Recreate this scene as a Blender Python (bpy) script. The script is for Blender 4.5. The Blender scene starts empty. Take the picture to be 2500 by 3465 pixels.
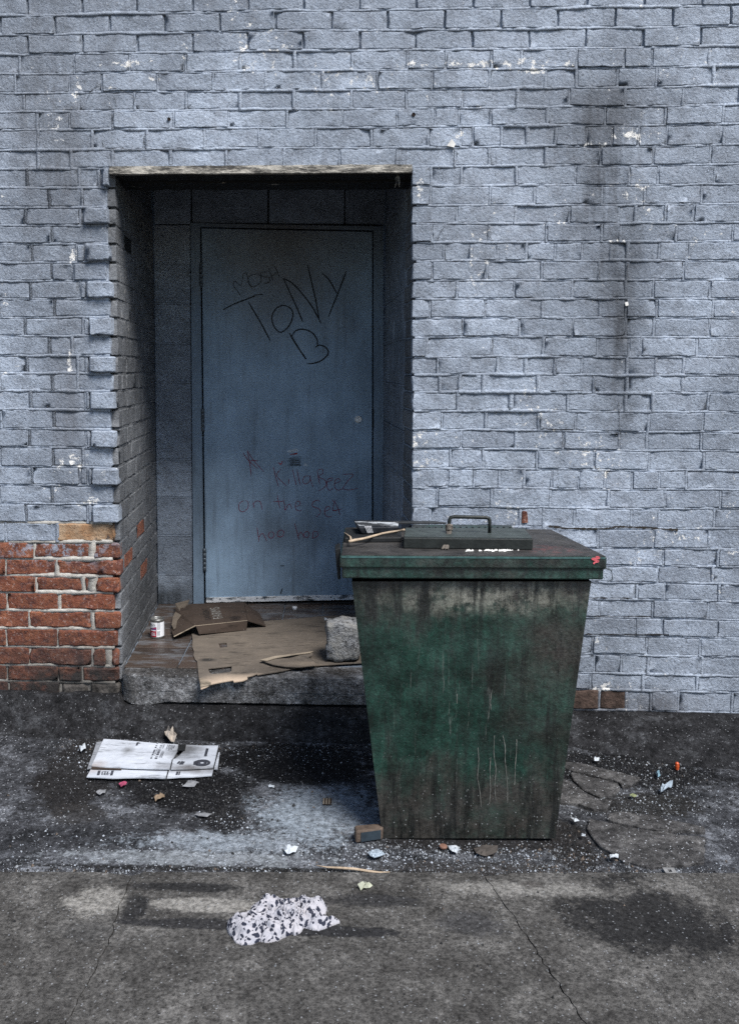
import bpy, bmesh, math, random
from math import radians, tan, sin, cos, pi
from mathutils import Vector, Matrix, noise, geometry
rng = random.Random(7)
S = bpy.context.scene
COL = S.collection

# ------------------------------------------------------------------ camera, light, exposure
F, CX, HY, PITCH = 3041.0, 1000.0, 1255.0, radians(5.0)
CY = HY + F * tan(PITCH)
EYE = 1.50
ROT = (Matrix.Rotation(radians(2.2), 3, 'Z') @ Matrix.Rotation(pi / 2 - PITCH, 3, 'X')
       @ Matrix.Rotation(radians(0.14), 3, 'Z'))
cam_d = bpy.data.cameras.new('camera')
cam = bpy.data.objects.new('camera', cam_d)
COL.objects.link(cam)
cam.matrix_world = Matrix.Translation((0, 0, EYE)) @ ROT.to_4x4()
cam_d.sensor_fit = 'HORIZONTAL'
cam_d.sensor_width = 36
cam_d.lens = 36 * F / 2500
cam_d.shift_x = (1250 - CX) / 2500
cam_d.shift_y = (CY - 1732.5) / 2500
cam_d.clip_start = 0.05
cam_d.clip_end = 400
S.camera = cam

SUN_EL, SUN_AZ = radians(55), radians(38)        # azimuth: towards the right, in front of the wall
world = bpy.data.worlds.new('World')
S.world = world
world.use_nodes = True
wn = world.node_tree
sky = wn.nodes.new('ShaderNodeTexSky')
sky.sky_type = 'NISHITA'
sky.sun_disc = False
sky.sun_elevation = SUN_EL
sky.sun_rotation = radians(180) - SUN_AZ
wn.links.new(sky.outputs[0], wn.nodes['Background'].inputs[0])
wn.nodes['Background'].inputs[1].default_value = 0.060
sun_d = bpy.data.lights.new('sun', 'SUN')
sun_d.energy = 2.6
sun_d.angle = radians(27)
sun_d.color = (1.0, 0.975, 0.94)
sun = bpy.data.objects.new('sun', sun_d)
COL.objects.link(sun)
sun_dir = Vector((sin(SUN_AZ) * cos(SUN_EL), -cos(SUN_AZ) * cos(SUN_EL), sin(SUN_EL)))
sun.rotation_euler = sun_dir.to_track_quat('Z', 'Y').to_euler()
sun.location = sun_dir * 20
S.view_settings.view_transform = 'Standard'
S.view_settings.look = 'None'
S.view_settings.gamma = 1
S.view_settings.use_curve_mapping = False
S.view_settings.exposure = 1.25
S.cycles.max_bounces = 6
S.cycles.use_denoising = False

# ------------------------------------------------------------------ turning photo pixels into places
CAM = Vector((0, 0, EYE))
def ray(px, py):
    return ROT @ Vector(((px - CX) / F, -(py - CY) / F, -1))
def on_y(px, py, y):
    d = ray(px, py); return CAM + d * (y / d.y)
def on_z(px, py, z=0.0):
    d = ray(px, py); return CAM + d * ((z - EYE) / d.z)
def on_plane(px, py, p, n):
    d = ray(px, py); return CAM + d * ((p - CAM).dot(n) / d.dot(n))

# ------------------------------------------------------------------ objects
def thing(name, label, cat, loc, group=None):
    o = bpy.data.objects.new(name, None)
    COL.objects.link(o)
    o.location = loc
    o.empty_display_size = 0.05
    o['label'] = label; o['category'] = cat
    if group: o['group'] = group
    return o
def tag(o, label, cat, group=None):
    o['label'] = label; o['category'] = cat
    if group: o['group'] = group
    return o
def world_loc(o):
    v = Vector(o.location)
    while o.parent:
        o = o.parent; v += Vector(o.location)
    return v
def link(name, me, mat, loc, parent=None, kind=None, label=None):
    o = bpy.data.objects.new(name, me)
    COL.objects.link(o)
    if mat and not me.materials: me.materials.append(mat)
    if parent:
        o.parent = parent
        o.location = Vector(loc) - world_loc(parent)
    else:
        o.location = loc
    if kind: o['kind'] = kind
    if label: o['label'] = label
    return o
def mesh_obj(name, verts, faces, mat, parent=None, kind=None, label=None, smooth=False):
    """verts in world coordinates; the object's own origin is the middle of its base"""
    vs = [Vector(v) for v in verts]
    lo = Vector((min(v.x for v in vs), min(v.y for v in vs), min(v.z for v in vs)))
    hi = Vector((max(v.x for v in vs), max(v.y for v in vs), max(v.z for v in vs)))
    c = (lo + hi) / 2; c.z = lo.z
    me = bpy.data.meshes.new(name)
    me.from_pydata([v - c for v in vs], [], faces)
    me.validate()
    if smooth: me.polygons.foreach_set('use_smooth', [True] * len(me.polygons))
    return link(name, me, mat, c, parent, kind, label)
class MB:
    """collects shapes of ONE object"""
    def __init__(s): s.v = []; s.f = []
    def add(s, v, f):
        n = len(s.v); s.v += [Vector(a) for a in v]; s.f += [tuple(i + n for i in q) for q in f]
    def box(s, a, b):
        (x0, y0, z0), (x1, y1, z1) = a, b
        s.hexa([(x0, y0, z0), (x1, y0, z0), (x1, y1, z0), (x0, y1, z0)], [(x0, y0, z1), (x1, y0, z1), (x1, y1, z1), (x0, y1, z1)])
    def hexa(s, lo, hi):
        s.add(list(lo) + list(hi), [(3, 2, 1, 0), (4, 5, 6, 7), (0, 1, 5, 4), (1, 2, 6, 5), (2, 3, 7, 6), (3, 0, 4, 7)])
    def prism(s, pts, thick, up=Vector((0, 0, 1)), holes=()):
        """flat outline with real thickness (thick measured against 'up', top at pts)"""
        rings = [list(map(Vector, pts))] + [list(map(Vector, h)) for h in holes]
        nrm = geometry.normal(rings[0])
        if nrm.dot(up) < 0: rings[0].reverse()
        tris = geometry.tessellate_polygon(rings)
        flat = [p for r in rings for p in r]
        n = len(flat)
        fs = []
        for t in tris:
            a, b, c = t
            nn = (flat[b] - flat[a]).cross(flat[c] - flat[a])
            if nn.dot(up) < 0: a, b, c = c, b, a
            fs.append((a, b, c)); fs.append((c + n, b + n, a + n))
        base = 0
        for ri, r in enumerate(rings):
            m = len(r)
            area = sum((r[i].cross(r[(i + 1) % m])).dot(up) for i in range(m))
            for i in range(m):
                j = (i + 1) % m
                q = (base + i, base + i + n, base + j + n, base + j)
                ccw = (area > 0)
                if (ri == 0) != ccw: q = q[::-1]
                fs.append(q)
            base += m
        s.add(flat + [p - up * thick for p in flat], fs)
    def tube(s, pts, r, n=8, caps=True):
        pts = [Vector(p) for p in pts]
        rs = r if isinstance(r, (list, tuple)) else [r] * len(pts)
        vs = []; fs = []
        for i, p in enumerate(pts):
            t = (pts[min(i + 1, len(pts) - 1)] - pts[max(i - 1, 0)]).normalized()
            a = t.cross(Vector((0, 0, 1)))
            if a.length < 0.05: a = t.cross(Vector((0, 1, 0)))
            a.normalize(); b = t.cross(a)
            for k in range(n):
                w = 2 * pi * k / n
                vs.append(p + (a * cos(w) + b * sin(w)) * rs[i])
        for i in range(len(pts) - 1):
            for k in range(n):
                k2 = (k + 1) % n
                fs.append((i * n + k2, i * n + k, (i + 1) * n + k, (i + 1) * n + k2))
        if caps:
            fs.append(tuple(range(n))); fs.append(tuple((len(pts) - 1) * n + k for k in reversed(range(n))))
        s.add(vs, fs)
    def lathe(s, c, prof, n=24):
        c = Vector(c); vs = []; fs = []
        for r, z in prof:
            for k in range(n):
                w = 2 * pi * k / n
                vs.append(c + Vector((r * cos(w), r * sin(w), z)))
        for i in range(len(prof) - 1):
            for k in range(n):
                k2 = (k + 1) % n
                fs.append((i * n + k, i * n + k2, (i + 1) * n + k2, (i + 1) * n + k))
        s.add(vs, fs)
    def ribbon(s, pts, w, nrm):
        """flat stroke, width w (number or list), lying on a surface of normal nrm"""
        pts = [Vector(p) for p in pts]; nrm = Vector(nrm).normalized()
        ws = w if isinstance(w, (list, tuple)) else [w] * len(pts)
        vs = []
        for i, p in enumerate(pts):
            t = (pts[min(i + 1, len(pts) - 1)] - pts[max(i - 1, 0)])
            a = nrm.cross(t)
            if a.length < 1e-9: a = Vector((1, 0, 0))
            a.normalize()
            vs += [p - a * ws[i] / 2, p + a * ws[i] / 2]
        s.add(vs, [(2 * i, 2 * i + 2, 2 * i + 3, 2 * i + 1) for i in range(len(pts) - 1)])
    def obj(s, name, mat, parent=None, **k):
        return mesh_obj(name, s.v, s.f, mat, parent, **k)
def bevel(o, w, seg=2):
    m = o.modifiers.new('bevel', 'BEVEL'); m.width = w; m.segments = seg; m.limit_method = 'ANGLE'; m.angle_limit = radians(35)
    return o
def nz(x, y, z): return noise.noise(Vector((x, y, z)))
def fbm(x, y, z, o=4): return noise.fractal(Vector((x, y, z)), 1.0, 2.0, o)

# ------------------------------------------------------------------ materials
class Mat:
    def __init__(s, name):
        s.m = bpy.data.materials.new(name); s.m.use_nodes = True
        s.t = s.m.node_tree; s.b = s.t.nodes['Principled BSDF']
        s.pos = s.t.nodes.new('ShaderNodeNewGeometry').outputs['Position']
        s.b.inputs['Specular IOR Level'].default_value = 0.3
    def put(s, sock, v):
        if isinstance(v, bpy.types.NodeSocket): s.t.links.new(v, sock)
        elif isinstance(v, tuple) and len(v) == 3 and sock.type == 'RGBA': sock.default_value = (*v, 1)
        else: sock.default_value = v
    def math(s, op, a, b=0.0, clamp=False):
        n = s.t.nodes.new('ShaderNodeMath'); n.operation = op; n.use_clamp = clamp
        s.put(n.inputs[0], a); s.put(n.inputs[1], b); return n.outputs[0]
    def vec(s, op, a, b):
        n = s.t.nodes.new('ShaderNodeVectorMath'); n.operation = op
        s.put(n.inputs[0], a)
        if op == 'SCALE': s.put(n.inputs[3], b)
        else: s.put(n.inputs[1], b)
        return n.outputs['Value'] if op in ('LENGTH', 'DISTANCE') else n.outputs[0]
    def noise(s, scale, detail=4, rough=0.6, stretch=None, off=None, dist=0.0):
        v = s.pos
        if stretch: v = s.vec('MULTIPLY', v, stretch)
        if off: v = s.vec('ADD', v, off)
        n = s.t.nodes.new('ShaderNodeTexNoise')
        s.put(n.inputs['Vector'], v)
        n.inputs['Scale'].default_value = scale; n.inputs['Detail'].default_value = detail
        n.inputs['Roughness'].default_value = rough; n.inputs['Distortion'].default_value = dist
        return n.outputs['Fac']
    def voro(s, scale, feature='F1', stretch=None, out='Distance', rand=1.0):
        v = s.pos
        if stretch: v = s.vec('MULTIPLY', v, stretch)
        n = s.t.nodes.new('ShaderNodeTexVoronoi'); n.feature = feature
        s.put(n.inputs['Vector'], v); n.inputs['Scale'].default_value = scale
        n.inputs['Randomness'].default_value = rand
        return n.outputs[out]
    def step(s, v, a, b, lo=0.0, hi=1.0):
        n = s.t.nodes.new('ShaderNodeMapRange'); n.clamp = True
        s.put(n.inputs[0], v)
        for i, q in zip((1, 2, 3, 4), (a, b, lo, hi)): s.put(n.inputs[i], q)
        return n.outputs[0]
    def mix(s, f, a, b, mode='MIX'):
        n = s.t.nodes.new('ShaderNodeMix'); n.data_type = 'RGBA'; n.blend_type = mode
        s.put(n.inputs[0], f); s.put(n.inputs[6], a); s.put(n.inputs[7], b); return n.outputs[2]
    def blob(s, c, r, soft=0.5, warp=0.35, wscale=6.0, detail=5):
        """stain of a given place and size with a ragged outline, 1 inside"""
        v = s.vec('DIVIDE', s.vec('SUBTRACT', s.pos, c), r)
        d = s.vec('LENGTH', v, (0, 0, 0))
        n = s.noise(wscale, detail, 0.65)
        d = s.math('ADD', d, s.math('MULTIPLY', s.math('SUBTRACT', n, 0.5), warp * 2))
        return s.step(d, 1 - soft, 1, 1, 0)
    def stain(s, c, r, soft=0.5, warp=0.35, wscale=6.0, detail=5, grit=55.0, amt=1.0):
        '''a stain whose edge breaks up into grains'''
        b = s.blob(c, r, soft, warp, wscale, detail)
        g = s.math('MULTIPLY', s.math('SUBTRACT', s.noise(grit, 6, 0.8, off=(4, 8, 6)), 0.5), 1.9)
        f = s.step(s.math('ADD', b, g), 0.30, 0.62)
        return s.math('MULTIPLY', s.math('MULTIPLY', f, s.step(b, 0.0, 0.12)), amt)
    def rnd(s):
        return s.t.nodes.new('ShaderNodeObjectInfo').outputs['Random']
    def done(s, col, rough=0.8, height=None, dist=0.002, strength=1.0, metal=None, spec=None):
        s.put(s.b.inputs['Base Color'], col)
        s.put(s.b.inputs['Roughness'], rough)
        if metal is not None: s.b.inputs['Metallic'].default_value = metal
        if spec is not None: s.b.inputs['Specular IOR Level'].default_value = spec
        if height is not None:
            n = s.t.nodes.new('ShaderNodeBump'); n.inputs['Strength'].default_value = strength
            n.inputs['Distance'].default_value = dist
            s.put(n.inputs['Height'], height); s.t.links.new(n.outputs[0], s.b.inputs['Normal'])
        return s.m
def plain(name, col, rough=0.7, var=0.25, scale=40, bump=0.0006, metal=None, spec=None):
    m = Mat(name)
    n = m.noise(scale, 5, 0.65)
    c = m.mix(m.step(n, 0.3, 0.7), tuple(q * (1 - var) for q in col), tuple(min(1, q * (1 + var)) for q in col))
    return m.done(c, rough, m.noise(scale * 3, 4), bump, metal=metal, spec=spec)

YW = 3.70                                            # the wall's face
def PX(px, py): p = on_y(px, py, YW); return (p.x, p.y, p.z)

PEEL = [(1650, 215, 0.75, 0.03), (430, 215, 0.16, 0.03), (2140, 455, 0.14, 0.06), (2120, 665, 0.05, 0.05), (2010, 490, 0.16, 0.02), (1560, 450, 0.05, 0.03),
        (1810, 240, 0.10, 0.025), (260, 310, 0.03, 0.10), (375, 295, 0.06, 0.02), (250, 870, 0.04, 0.04), (235, 1230, 0.03, 0.10), (300, 1700, 0.11, 0.05),
        (1420, 640, 0.03, 0.10), (2080, 815, 0.08, 0.015), (245, 1560, 0.04, 0.06), (2050, 2330, 0.10, 0.05), (2020, 2160, 0.03, 0.04), (520, 265, 0.05, 0.02)]
def make_paint(name, base, chips=0.0, grime=()):
    m = Mat(name)
    big = m.noise(2.2, 5, 0.6)
    mid = m.noise(14, 5, 0.7)
    fine = m.noise(95, 6, 0.75)
    c = m.mix(m.step(big, 0.40, 0.62), tuple(q * 0.70 for q in base), tuple(q * 1.15 for q in base))
    c = m.mix(m.step(mid, 0.46, 0.66, 0, 0.75), c, m.mix(1.0, c, (0.60, 0.58, 0.57), 'MULTIPLY'))
    c = m.mix(m.math('MULTIPLY', m.math('POWER', m.rnd(), 2.0), 0.45), c, (base[0] * 0.42, base[1] * 0.42, base[2] * 0.43))
    smear = m.step(m.noise(7, 6, 0.72, stretch=(1, 1, 2.6), off=(2, 5, 1)), 0.50, 0.66, 0, 0.5)
    c = m.mix(smear, c, tuple(q * 0.45 for q in base))
    # dirt in the pits of the rough paint
    pit = m.step(m.noise(105, 5, 0.75, off=(3, 1, 2)), 0.34, 0.47, 0.80, 0)
    c = m.mix(pit, c, tuple(q * 0.22 for q in base))
    lite = m.step(m.noise(120, 4, 0.7, off=(8, 6, 2)), 0.56, 0.70, 0, 0.45)
    c = m.mix(lite, c, tuple(min(1, q * 1.7) for q in base))
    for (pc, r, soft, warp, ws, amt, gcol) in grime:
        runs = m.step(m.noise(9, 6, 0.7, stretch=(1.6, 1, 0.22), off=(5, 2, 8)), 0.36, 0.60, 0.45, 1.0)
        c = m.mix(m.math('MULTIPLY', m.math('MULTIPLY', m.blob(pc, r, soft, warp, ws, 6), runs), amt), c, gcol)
    if chips:
        cl = m.step(m.noise(2.6, 4, 0.6, off=(7, 2, 4)), 0.50, 0.68, 0, 0.6)
        for (px, py, rx, rz) in PEEL:
            cl = m.math('MAXIMUM', cl, m.blob(PX(px, py), (rx, 0.3, rz), 0.9, 0.5, 8))
        kn = m.noise(36, 7, 0.78, off=(1, 5, 9))
        k = m.step(m.math('ADD', kn, m.math('MULTIPLY', cl, 0.19)), 0.675, 0.70, 0, chips)
        c = m.mix(k, c, (0.78, 0.76, 0.72))
        k2 = m.step(m.noise(30, 4, 0.7, off=(11, 5, 3)), 0.765, 0.775)
        c = m.mix(k2, c, (0.25, 0.09, 0.045))
    h = m.math('ADD', m.math('MULTIPLY', fine, 0.75), m.math('MULTIPLY', m.noise(38, 5, 0.7), 0.55))
    return m.done(c, m.step(fine, 0.3, 0.7, 0.5, 0.8), h, 0.010, 1.0, spec=0.35)
grime_vignette = [
    (PX(2050, 620), (0.26, 0.3, 0.60), 1.0, 0.30, 3, 0.9, (0.035, 0.038, 0.044)), (PX(2095, 1150), (0.13, 0.3, 0.66), 1.0, 0.25, 4, 1.0, (0.035, 0.038, 0.044)),
    (PX(2060, 390), (0.42, 0.3, 0.22), 1.0, 0.5, 4, 0.85, (0.06, 0.065, 0.075)),
    (PX(1720, 800), (0.50, 0.3, 0.50), 0.95, 0.50, 4, 0.25, (0.15, 0.155, 0.17)),
    (PX(200, 430), (0.34, 0.3, 0.85), 1.0, 0.40, 3, 0.85, (0.07, 0.07, 0.075)),  # partly grime, partly a vignette painted into the wall colour
    (PX(230, 1400), (0.12, 0.3, 0.62), 0.8, 0.45, 7, 0.55, (0.10, 0.10, 0.11)),
    (PX(2000, 2385), (0.75, 0.3, 0.10), 0.7, 0.5, 7, 0.75, (0.05, 0.042, 0.04)),
]
M_PAINT = make_paint('grey_blue_wall_paint', (0.385, 0.440, 0.525), 1.0, grime_vignette)
M_PAINT_SHADED = make_paint('shaded_wall_paint', (0.19, 0.20, 0.215), 0.5, [  # same wall paint, base colour darkened for the recess's shade
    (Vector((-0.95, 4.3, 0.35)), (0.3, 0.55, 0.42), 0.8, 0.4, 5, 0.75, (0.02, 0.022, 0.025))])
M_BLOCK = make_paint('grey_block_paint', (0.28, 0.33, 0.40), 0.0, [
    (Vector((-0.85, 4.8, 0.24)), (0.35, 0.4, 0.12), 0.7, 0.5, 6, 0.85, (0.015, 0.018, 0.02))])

def make_bare():
    m = Mat('bare_red_brick')
    r = m.rnd()
    c = m.mix(m.step(r, 0.1, 0.9), (0.20, 0.062, 0.034), (0.095, 0.036, 0.027))
    c = m.mix(m.step(m.noise(20, 5, 0.7), 0.40, 0.68), c, (0.25, 0.095, 0.05))
    c = m.mix(m.step(m.noise(26, 5, 0.75, off=(4, 4, 1)), 0.50, 0.62), c, (0.09, 0.035, 0.028))
    c = m.mix(m.step(m.noise(70, 6, 0.8, off=(9, 4, 1)), 0.55, 0.66, 0, 0.7), c, (0.46, 0.37, 0.34))
    pt = m.math('MULTIPLY', m.blob(PX(230, 1800), (0.5, 0.4, 0.17), 0.9, 0.6, 8), m.step(m.noise(24, 7, 0.78, off=(3, 7, 5)), 0.52, 0.55))
    c = m.mix(pt, c, (0.27, 0.31, 0.37))
    soot = m.blob(PX(290, 2360), (0.9, 0.4, 0.36), 0.8, 0.5, 9)
    c = m.mix(m.math('MULTIPLY', soot, m.step(m.noise(16, 6, 0.75), 0.36, 0.52, 0.5, 1.0)), c, (0.026, 0.023, 0.022))
    h = m.math('ADD', m.noise(75, 6, 0.75), m.math('MULTIPLY', m.noise(26, 4), 0.8))
    return m.done(c, 0.9, h, 0.009)
M_BARE = make_bare()
def make_tan():
    m = Mat('tan_chipped_brick')
    c = m.mix(m.step(m.noise(22, 6, 0.7), 0.4, 0.62), (0.30, 0.17, 0.09), (0.40, 0.28, 0.18))
    c = m.mix(m.step(m.noise(18, 5, 0.7, off=(2, 2, 2)), 0.60, 0.68), c, (0.06, 0.05, 0.045))
    return m.done(c, 0.9, m.noise(50, 6, 0.75), 0.010)
M_TAN = make_tan()
def make_mortar():
    m = Mat('bare_lime_mortar')
    c = m.mix(m.step(m.noise(30, 5, 0.7), 0.35, 0.65), (0.30, 0.28, 0.25), (0.52, 0.50, 0.46))
    soot = m.blob(PX(290, 2360), (0.9, 0.4, 0.36), 0.8, 0.5, 9)
    c = m.mix(m.math('MULTIPLY', soot, 0.75), c, (0.04, 0.036, 0.033))
    return m.done(c, 0.95, m.noise(90, 6, 0.8), 0.006)
M_MORTAR = make_mortar()
M_FOOT = plain('sooty_brown_brick', (0.060, 0.040, 0.032), 0.95, 0.7, 25, 0.006)
M_RUBBLE = plain('sooty_rubble', (0.055, 0.05, 0.046), 0.95, 0.8, 22, 0.008)
def make_door(name, base):
    m = Mat(name)
    c = m.mix(m.step(m.noise(3.0, 6, 0.65, stretch=(1.4, 1, 0.8)), 0.32, 0.70), tuple(q * 0.66 for q in base), tuple(q * 1.2 for q in base))
    st = m.step(m.noise(22, 5, 0.7, stretch=(1.6, 1, 0.10)), 0.52, 0.72, 0, 0.38)
    c = m.mix(st, c, (0.055, 0.06, 0.065))
    sc = m.step(m.noise(30, 4, 0.7, stretch=(1, 1, 0.5), off=(3, 3, 3)), 0.64, 0.76, 0, 0.35)
    c = m.mix(sc, c, tuple(min(1, q * 1.9) for q in base))
    sp = m.step(m.noise(130, 3, 0.6), 0.73, 0.77, 0, 0.8)
    c = m.mix(sp, c, (0.015, 0.017, 0.02))
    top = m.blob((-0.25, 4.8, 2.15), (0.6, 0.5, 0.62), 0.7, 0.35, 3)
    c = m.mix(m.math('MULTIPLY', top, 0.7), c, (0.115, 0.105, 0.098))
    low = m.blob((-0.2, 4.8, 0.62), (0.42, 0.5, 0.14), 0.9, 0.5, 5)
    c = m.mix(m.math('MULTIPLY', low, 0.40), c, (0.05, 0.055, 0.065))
    h = m.math('ADD', m.noise(160, 3, 0.6), m.math('MULTIPLY', m.noise(9, 3), 1.5))
    return m.done(c, m.step(m.noise(6, 4), 0.3, 0.7, 0.42, 0.62), h, 0.0016, spec=0.35)
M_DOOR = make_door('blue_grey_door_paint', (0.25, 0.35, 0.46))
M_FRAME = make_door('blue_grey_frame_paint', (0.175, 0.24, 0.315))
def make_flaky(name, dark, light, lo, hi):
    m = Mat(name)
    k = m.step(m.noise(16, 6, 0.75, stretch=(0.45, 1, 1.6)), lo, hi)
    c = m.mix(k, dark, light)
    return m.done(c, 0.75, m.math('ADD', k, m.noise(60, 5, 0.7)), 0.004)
M_LIP = make_flaky('white_lintel_paint', (0.06, 0.056, 0.05), (0.46, 0.43, 0.375), 0.42, 0.58)
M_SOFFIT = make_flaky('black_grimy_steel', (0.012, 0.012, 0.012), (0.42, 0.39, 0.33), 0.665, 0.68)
M_SWEEP = make_flaky('worn_white_sweep', (0.07, 0.09, 0.11), (0.62, 0.64, 0.66), 0.42, 0.50)
M_GREASE = plain('black_grease', (0.012, 0.013, 0.014), 0.55)
M_STEEL = plain('worn_steel', (0.80, 0.80, 0.78), 0.4, 0.3, 60, 0.0005, metal=0.35)
M_HINGE = plain('dull_hinge_steel', (0.10, 0.12, 0.14), 0.45, 0.5, 70, 0.0005, metal=0.4)
M_KEY = plain('dark_keyway', (0.02, 0.02, 0.02), 0.6)

def make_conc(name, dark, mid, light, scale=6.0, speck=0.75, bump=0.006, lightmask=None, stains=(), grain=45):
    m = Mat(name)
    n = m.noise(scale, 9, 0.78)
    c = m.mix(m.step(n, 0.38, 0.50), dark, mid)
    c = m.mix(m.step(n, 0.52, 0.62), c, light)
    g = m.noise(150, 4, 0.75)
    c = m.mix(m.step(g, 0.35, 0.48, 0.75, 0), c, tuple(q * 0.4 for q in dark))
    for (pc, r, soft, warp, ws, amt, gcol) in stains:
        c = m.mix(m.stain(pc, r, soft, warp, ws, 7, 48, amt), c, gcol)
    c = m.mix(1.0, c, m.mix(m.step(m.noise(grain, 8, 0.85, off=(6, 1, 7)), 0.40, 0.60), (0.40, 0.40, 0.40), (1.5, 1.5, 1.5)), 'MULTIPLY')
    if speck:
        k = m.step(m.voro(85), 0.16, 0.24, 1, 0)
        k = m.math('MULTIPLY', k, m.step(m.noise(60, 2), 0.50, 0.57))
        c = m.mix(m.math('MULTIPLY', k, speck), c, (0.48, 0.50, 0.53))
        k = m.step(m.noise(140, 5, 0.8, off=(5, 5, 5)), 0.60, 0.68)
        k = m.math('MULTIPLY', k, m.step(m.noise(4, 6, 0.7, off=(9, 1, 3)), 0.42, 0.62, 0.1, speck))
        c = m.mix(k, c, tuple(min(1, q * 1.9) for q in light))
    h = m.math('ADD', g, m.math('MULTIPLY', m.noise(45, 5, 0.7), 1.0))
    return m.done(c, m.step(m.noise(9, 4), 0.3, 0.7, 0.6, 0.95), h, bump, spec=0.12)
def GP(px, py, z=0.0): p = on_z(px, py, z); return (p.x, p.y, p.z)
BLK = (0.006, 0.006, 0.007)
PALE = (0.42, 0.455, 0.49)
M_GROUND = make_conc('grimy_alley_concrete', (0.012, 0.013, 0.015), (0.050, 0.052, 0.058), (0.17, 0.18, 0.20), 6.0, 0.8, 0.007, None, [
    (GP(1080, 2740), (0.36, 0.34, 1), 0.95, 0.6, 6, 0.80, (0.255, 0.295, 0.34)),  # pale dust patches here are tinted bluish as a painted sheen
    (GP(760, 2850), (0.48, 0.11, 1), 0.95, 0.7, 9, 0.75, (0.26, 0.295, 0.335)),
    (GP(640, 2900), (0.62, 0.07, 1), 0.9, 0.9, 12, 0.65, (0.28, 0.305, 0.33)),
    (GP(640, 2690), (0.26, 0.16, 1), 0.5, 0.5, 7, 0.97, BLK),
    (GP(1000, 2575), (0.42, 0.25, 1), 0.5, 0.5, 6, 0.95, BLK),
    (GP(290, 2590), (0.20, 0.45, 1), 0.5, 0.5, 6, 0.92, (0.016, 0.015, 0.015)),
    (GP(600, 2640), (0.40, 0.10, 1), 0.6, 0.5, 9, 0.9, BLK),
    (GP(260, 2750), (0.13, 0.11, 1), 0.6, 0.5, 9, 0.75, (0.03, 0.028, 0.027)),
    (GP(755, 2765), (0.10, 0.10, 1), 0.5, 0.5, 9, 0.9, BLK),
    (GP(2130, 2600), (0.42, 0.20, 1), 0.5, 0.5, 6, 0.97, BLK),
    (GP(2160, 2720), (0.30, 0.12, 1), 0.6, 0.5, 8, 0.9, (0.018, 0.017, 0.016)),
    (GP(1600, 2850), (0.42, 0.08, 1), 0.6, 0.5, 8, 0.9, (0.016, 0.015, 0.015)),
    (GP(1930, 2860), (0.10, 0.22, 1), 0.6, 0.5, 9, 0.9, (0.018, 0.016, 0.015)),
    (GP(1300, 2952), (1.4, 0.022, 1), 0.6, 0.7, 14, 0.85, (0.014, 0.014, 0.014)),
    (GP(1700, 2950), (0.6, 0.08, 1), 0.8, 0.6, 8, 0.7, (0.035, 0.032, 0.030)),
])
M_SLAB = make_conc('brown_grey_slab_concrete', (0.042, 0.040, 0.038), (0.080, 0.077, 0.073), (0.145, 0.140, 0.133), 5.0, 0.35, 0.005, None, [
    (GP(700, 3075), (0.20, 0.045, 1), 0.5, 0.25, 10, 0.85, (0.235, 0.226, 0.21)),
    (GP(1760, 3020), (0.40, 0.06, 1), 0.9, 0.5, 8, 0.65, (0.22, 0.213, 0.20)),
    (GP(330, 3060), (0.16, 0.10, 1), 0.9, 0.5, 8, 0.8, (0.24, 0.231, 0.214)),
    (GP(640, 3015), (0.26, 0.035, 1), 0.7, 0.35, 8, 0.9, (0.02, 0.02, 0.021)),
    (GP(455, 3085), (0.05, 0.09, 1), 0.7, 0.4, 9, 0.9, (0.02, 0.02, 0.021)),
    (GP(700, 3140), (0.33, 0.033, 1), 0.6, 0.3, 9, 0.85, (0.022, 0.022, 0.024)),
    (GP(1120, 3165), (0.28, 0.035, 1), 0.7, 0.4, 9, 0.92, (0.018, 0.018, 0.020)),
    (GP(1250, 3060), (0.22, 0.05, 1), 0.9, 0.45, 7, 0.8, (0.026, 0.026, 0.028)),
    (GP(1590, 3140), (0.14, 0.08, 1), 0.8, 0.45, 7, 0.65, (0.045, 0.045, 0.048)),
    (GP(2180, 3110), (0.34, 0.28, 1), 1.0, 1.1, 5, 0.85, (0.014, 0.014, 0.015)),
    (GP(1800, 3005), (0.05, 0.03, 1), 0.8, 0.5, 15, 0.7, (0.05, 0.045, 0.042)),
    (GP(300, 3165), (0.12, 0.06, 1), 0.8, 0.5, 9, 0.5, (0.05, 0.05, 0.05)),
], grain=75)
M_STEP = make_conc('pitted_step_concrete', (0.045, 0.045, 0.045), (0.16, 0.16, 0.165), (0.36, 0.37, 0.385), 9.0, 0.7, 0.009, None, [
    (PX(640, 2275), (0.45, 0.4, 0.025), 0.9, 0.8, 12, 0.8, (0.035, 0.032, 0.03)),
    (PX(1150, 2272), (0.32, 0.4, 0.028), 0.9, 0.7, 12, 0.85, (0.045, 0.040, 0.036)),
    (PX(440, 2330), (0.07, 0.4, 0.10), 0.8, 0.5, 12, 0.6, (0.05, 0.048, 0.045)), (PX(700, 2385), (0.8, 0.4, 0.02), 0.9, 0.8, 12, 0.8, (0.03, 0.03, 0.03))])
M_APRON = make_conc('dark_kerb_concrete', (0.008, 0.008, 0.009), (0.024, 0.024, 0.026), (0.060, 0.062, 0.067), 9.0, 0.4, 0.010)
M_TAR = make_conc('black_asphalt', (0.012, 0.012, 0.013), (0.03, 0.03, 0.032), (0.06, 0.06, 0.065), 9.0, 0.9, 0.010)
M_PLATE = make_conc('worn_grey_asphalt', (0.035, 0.034, 0.034), (0.07, 0.068, 0.068), (0.12, 0.117, 0.115), 9.0, True, 0.006)
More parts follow.
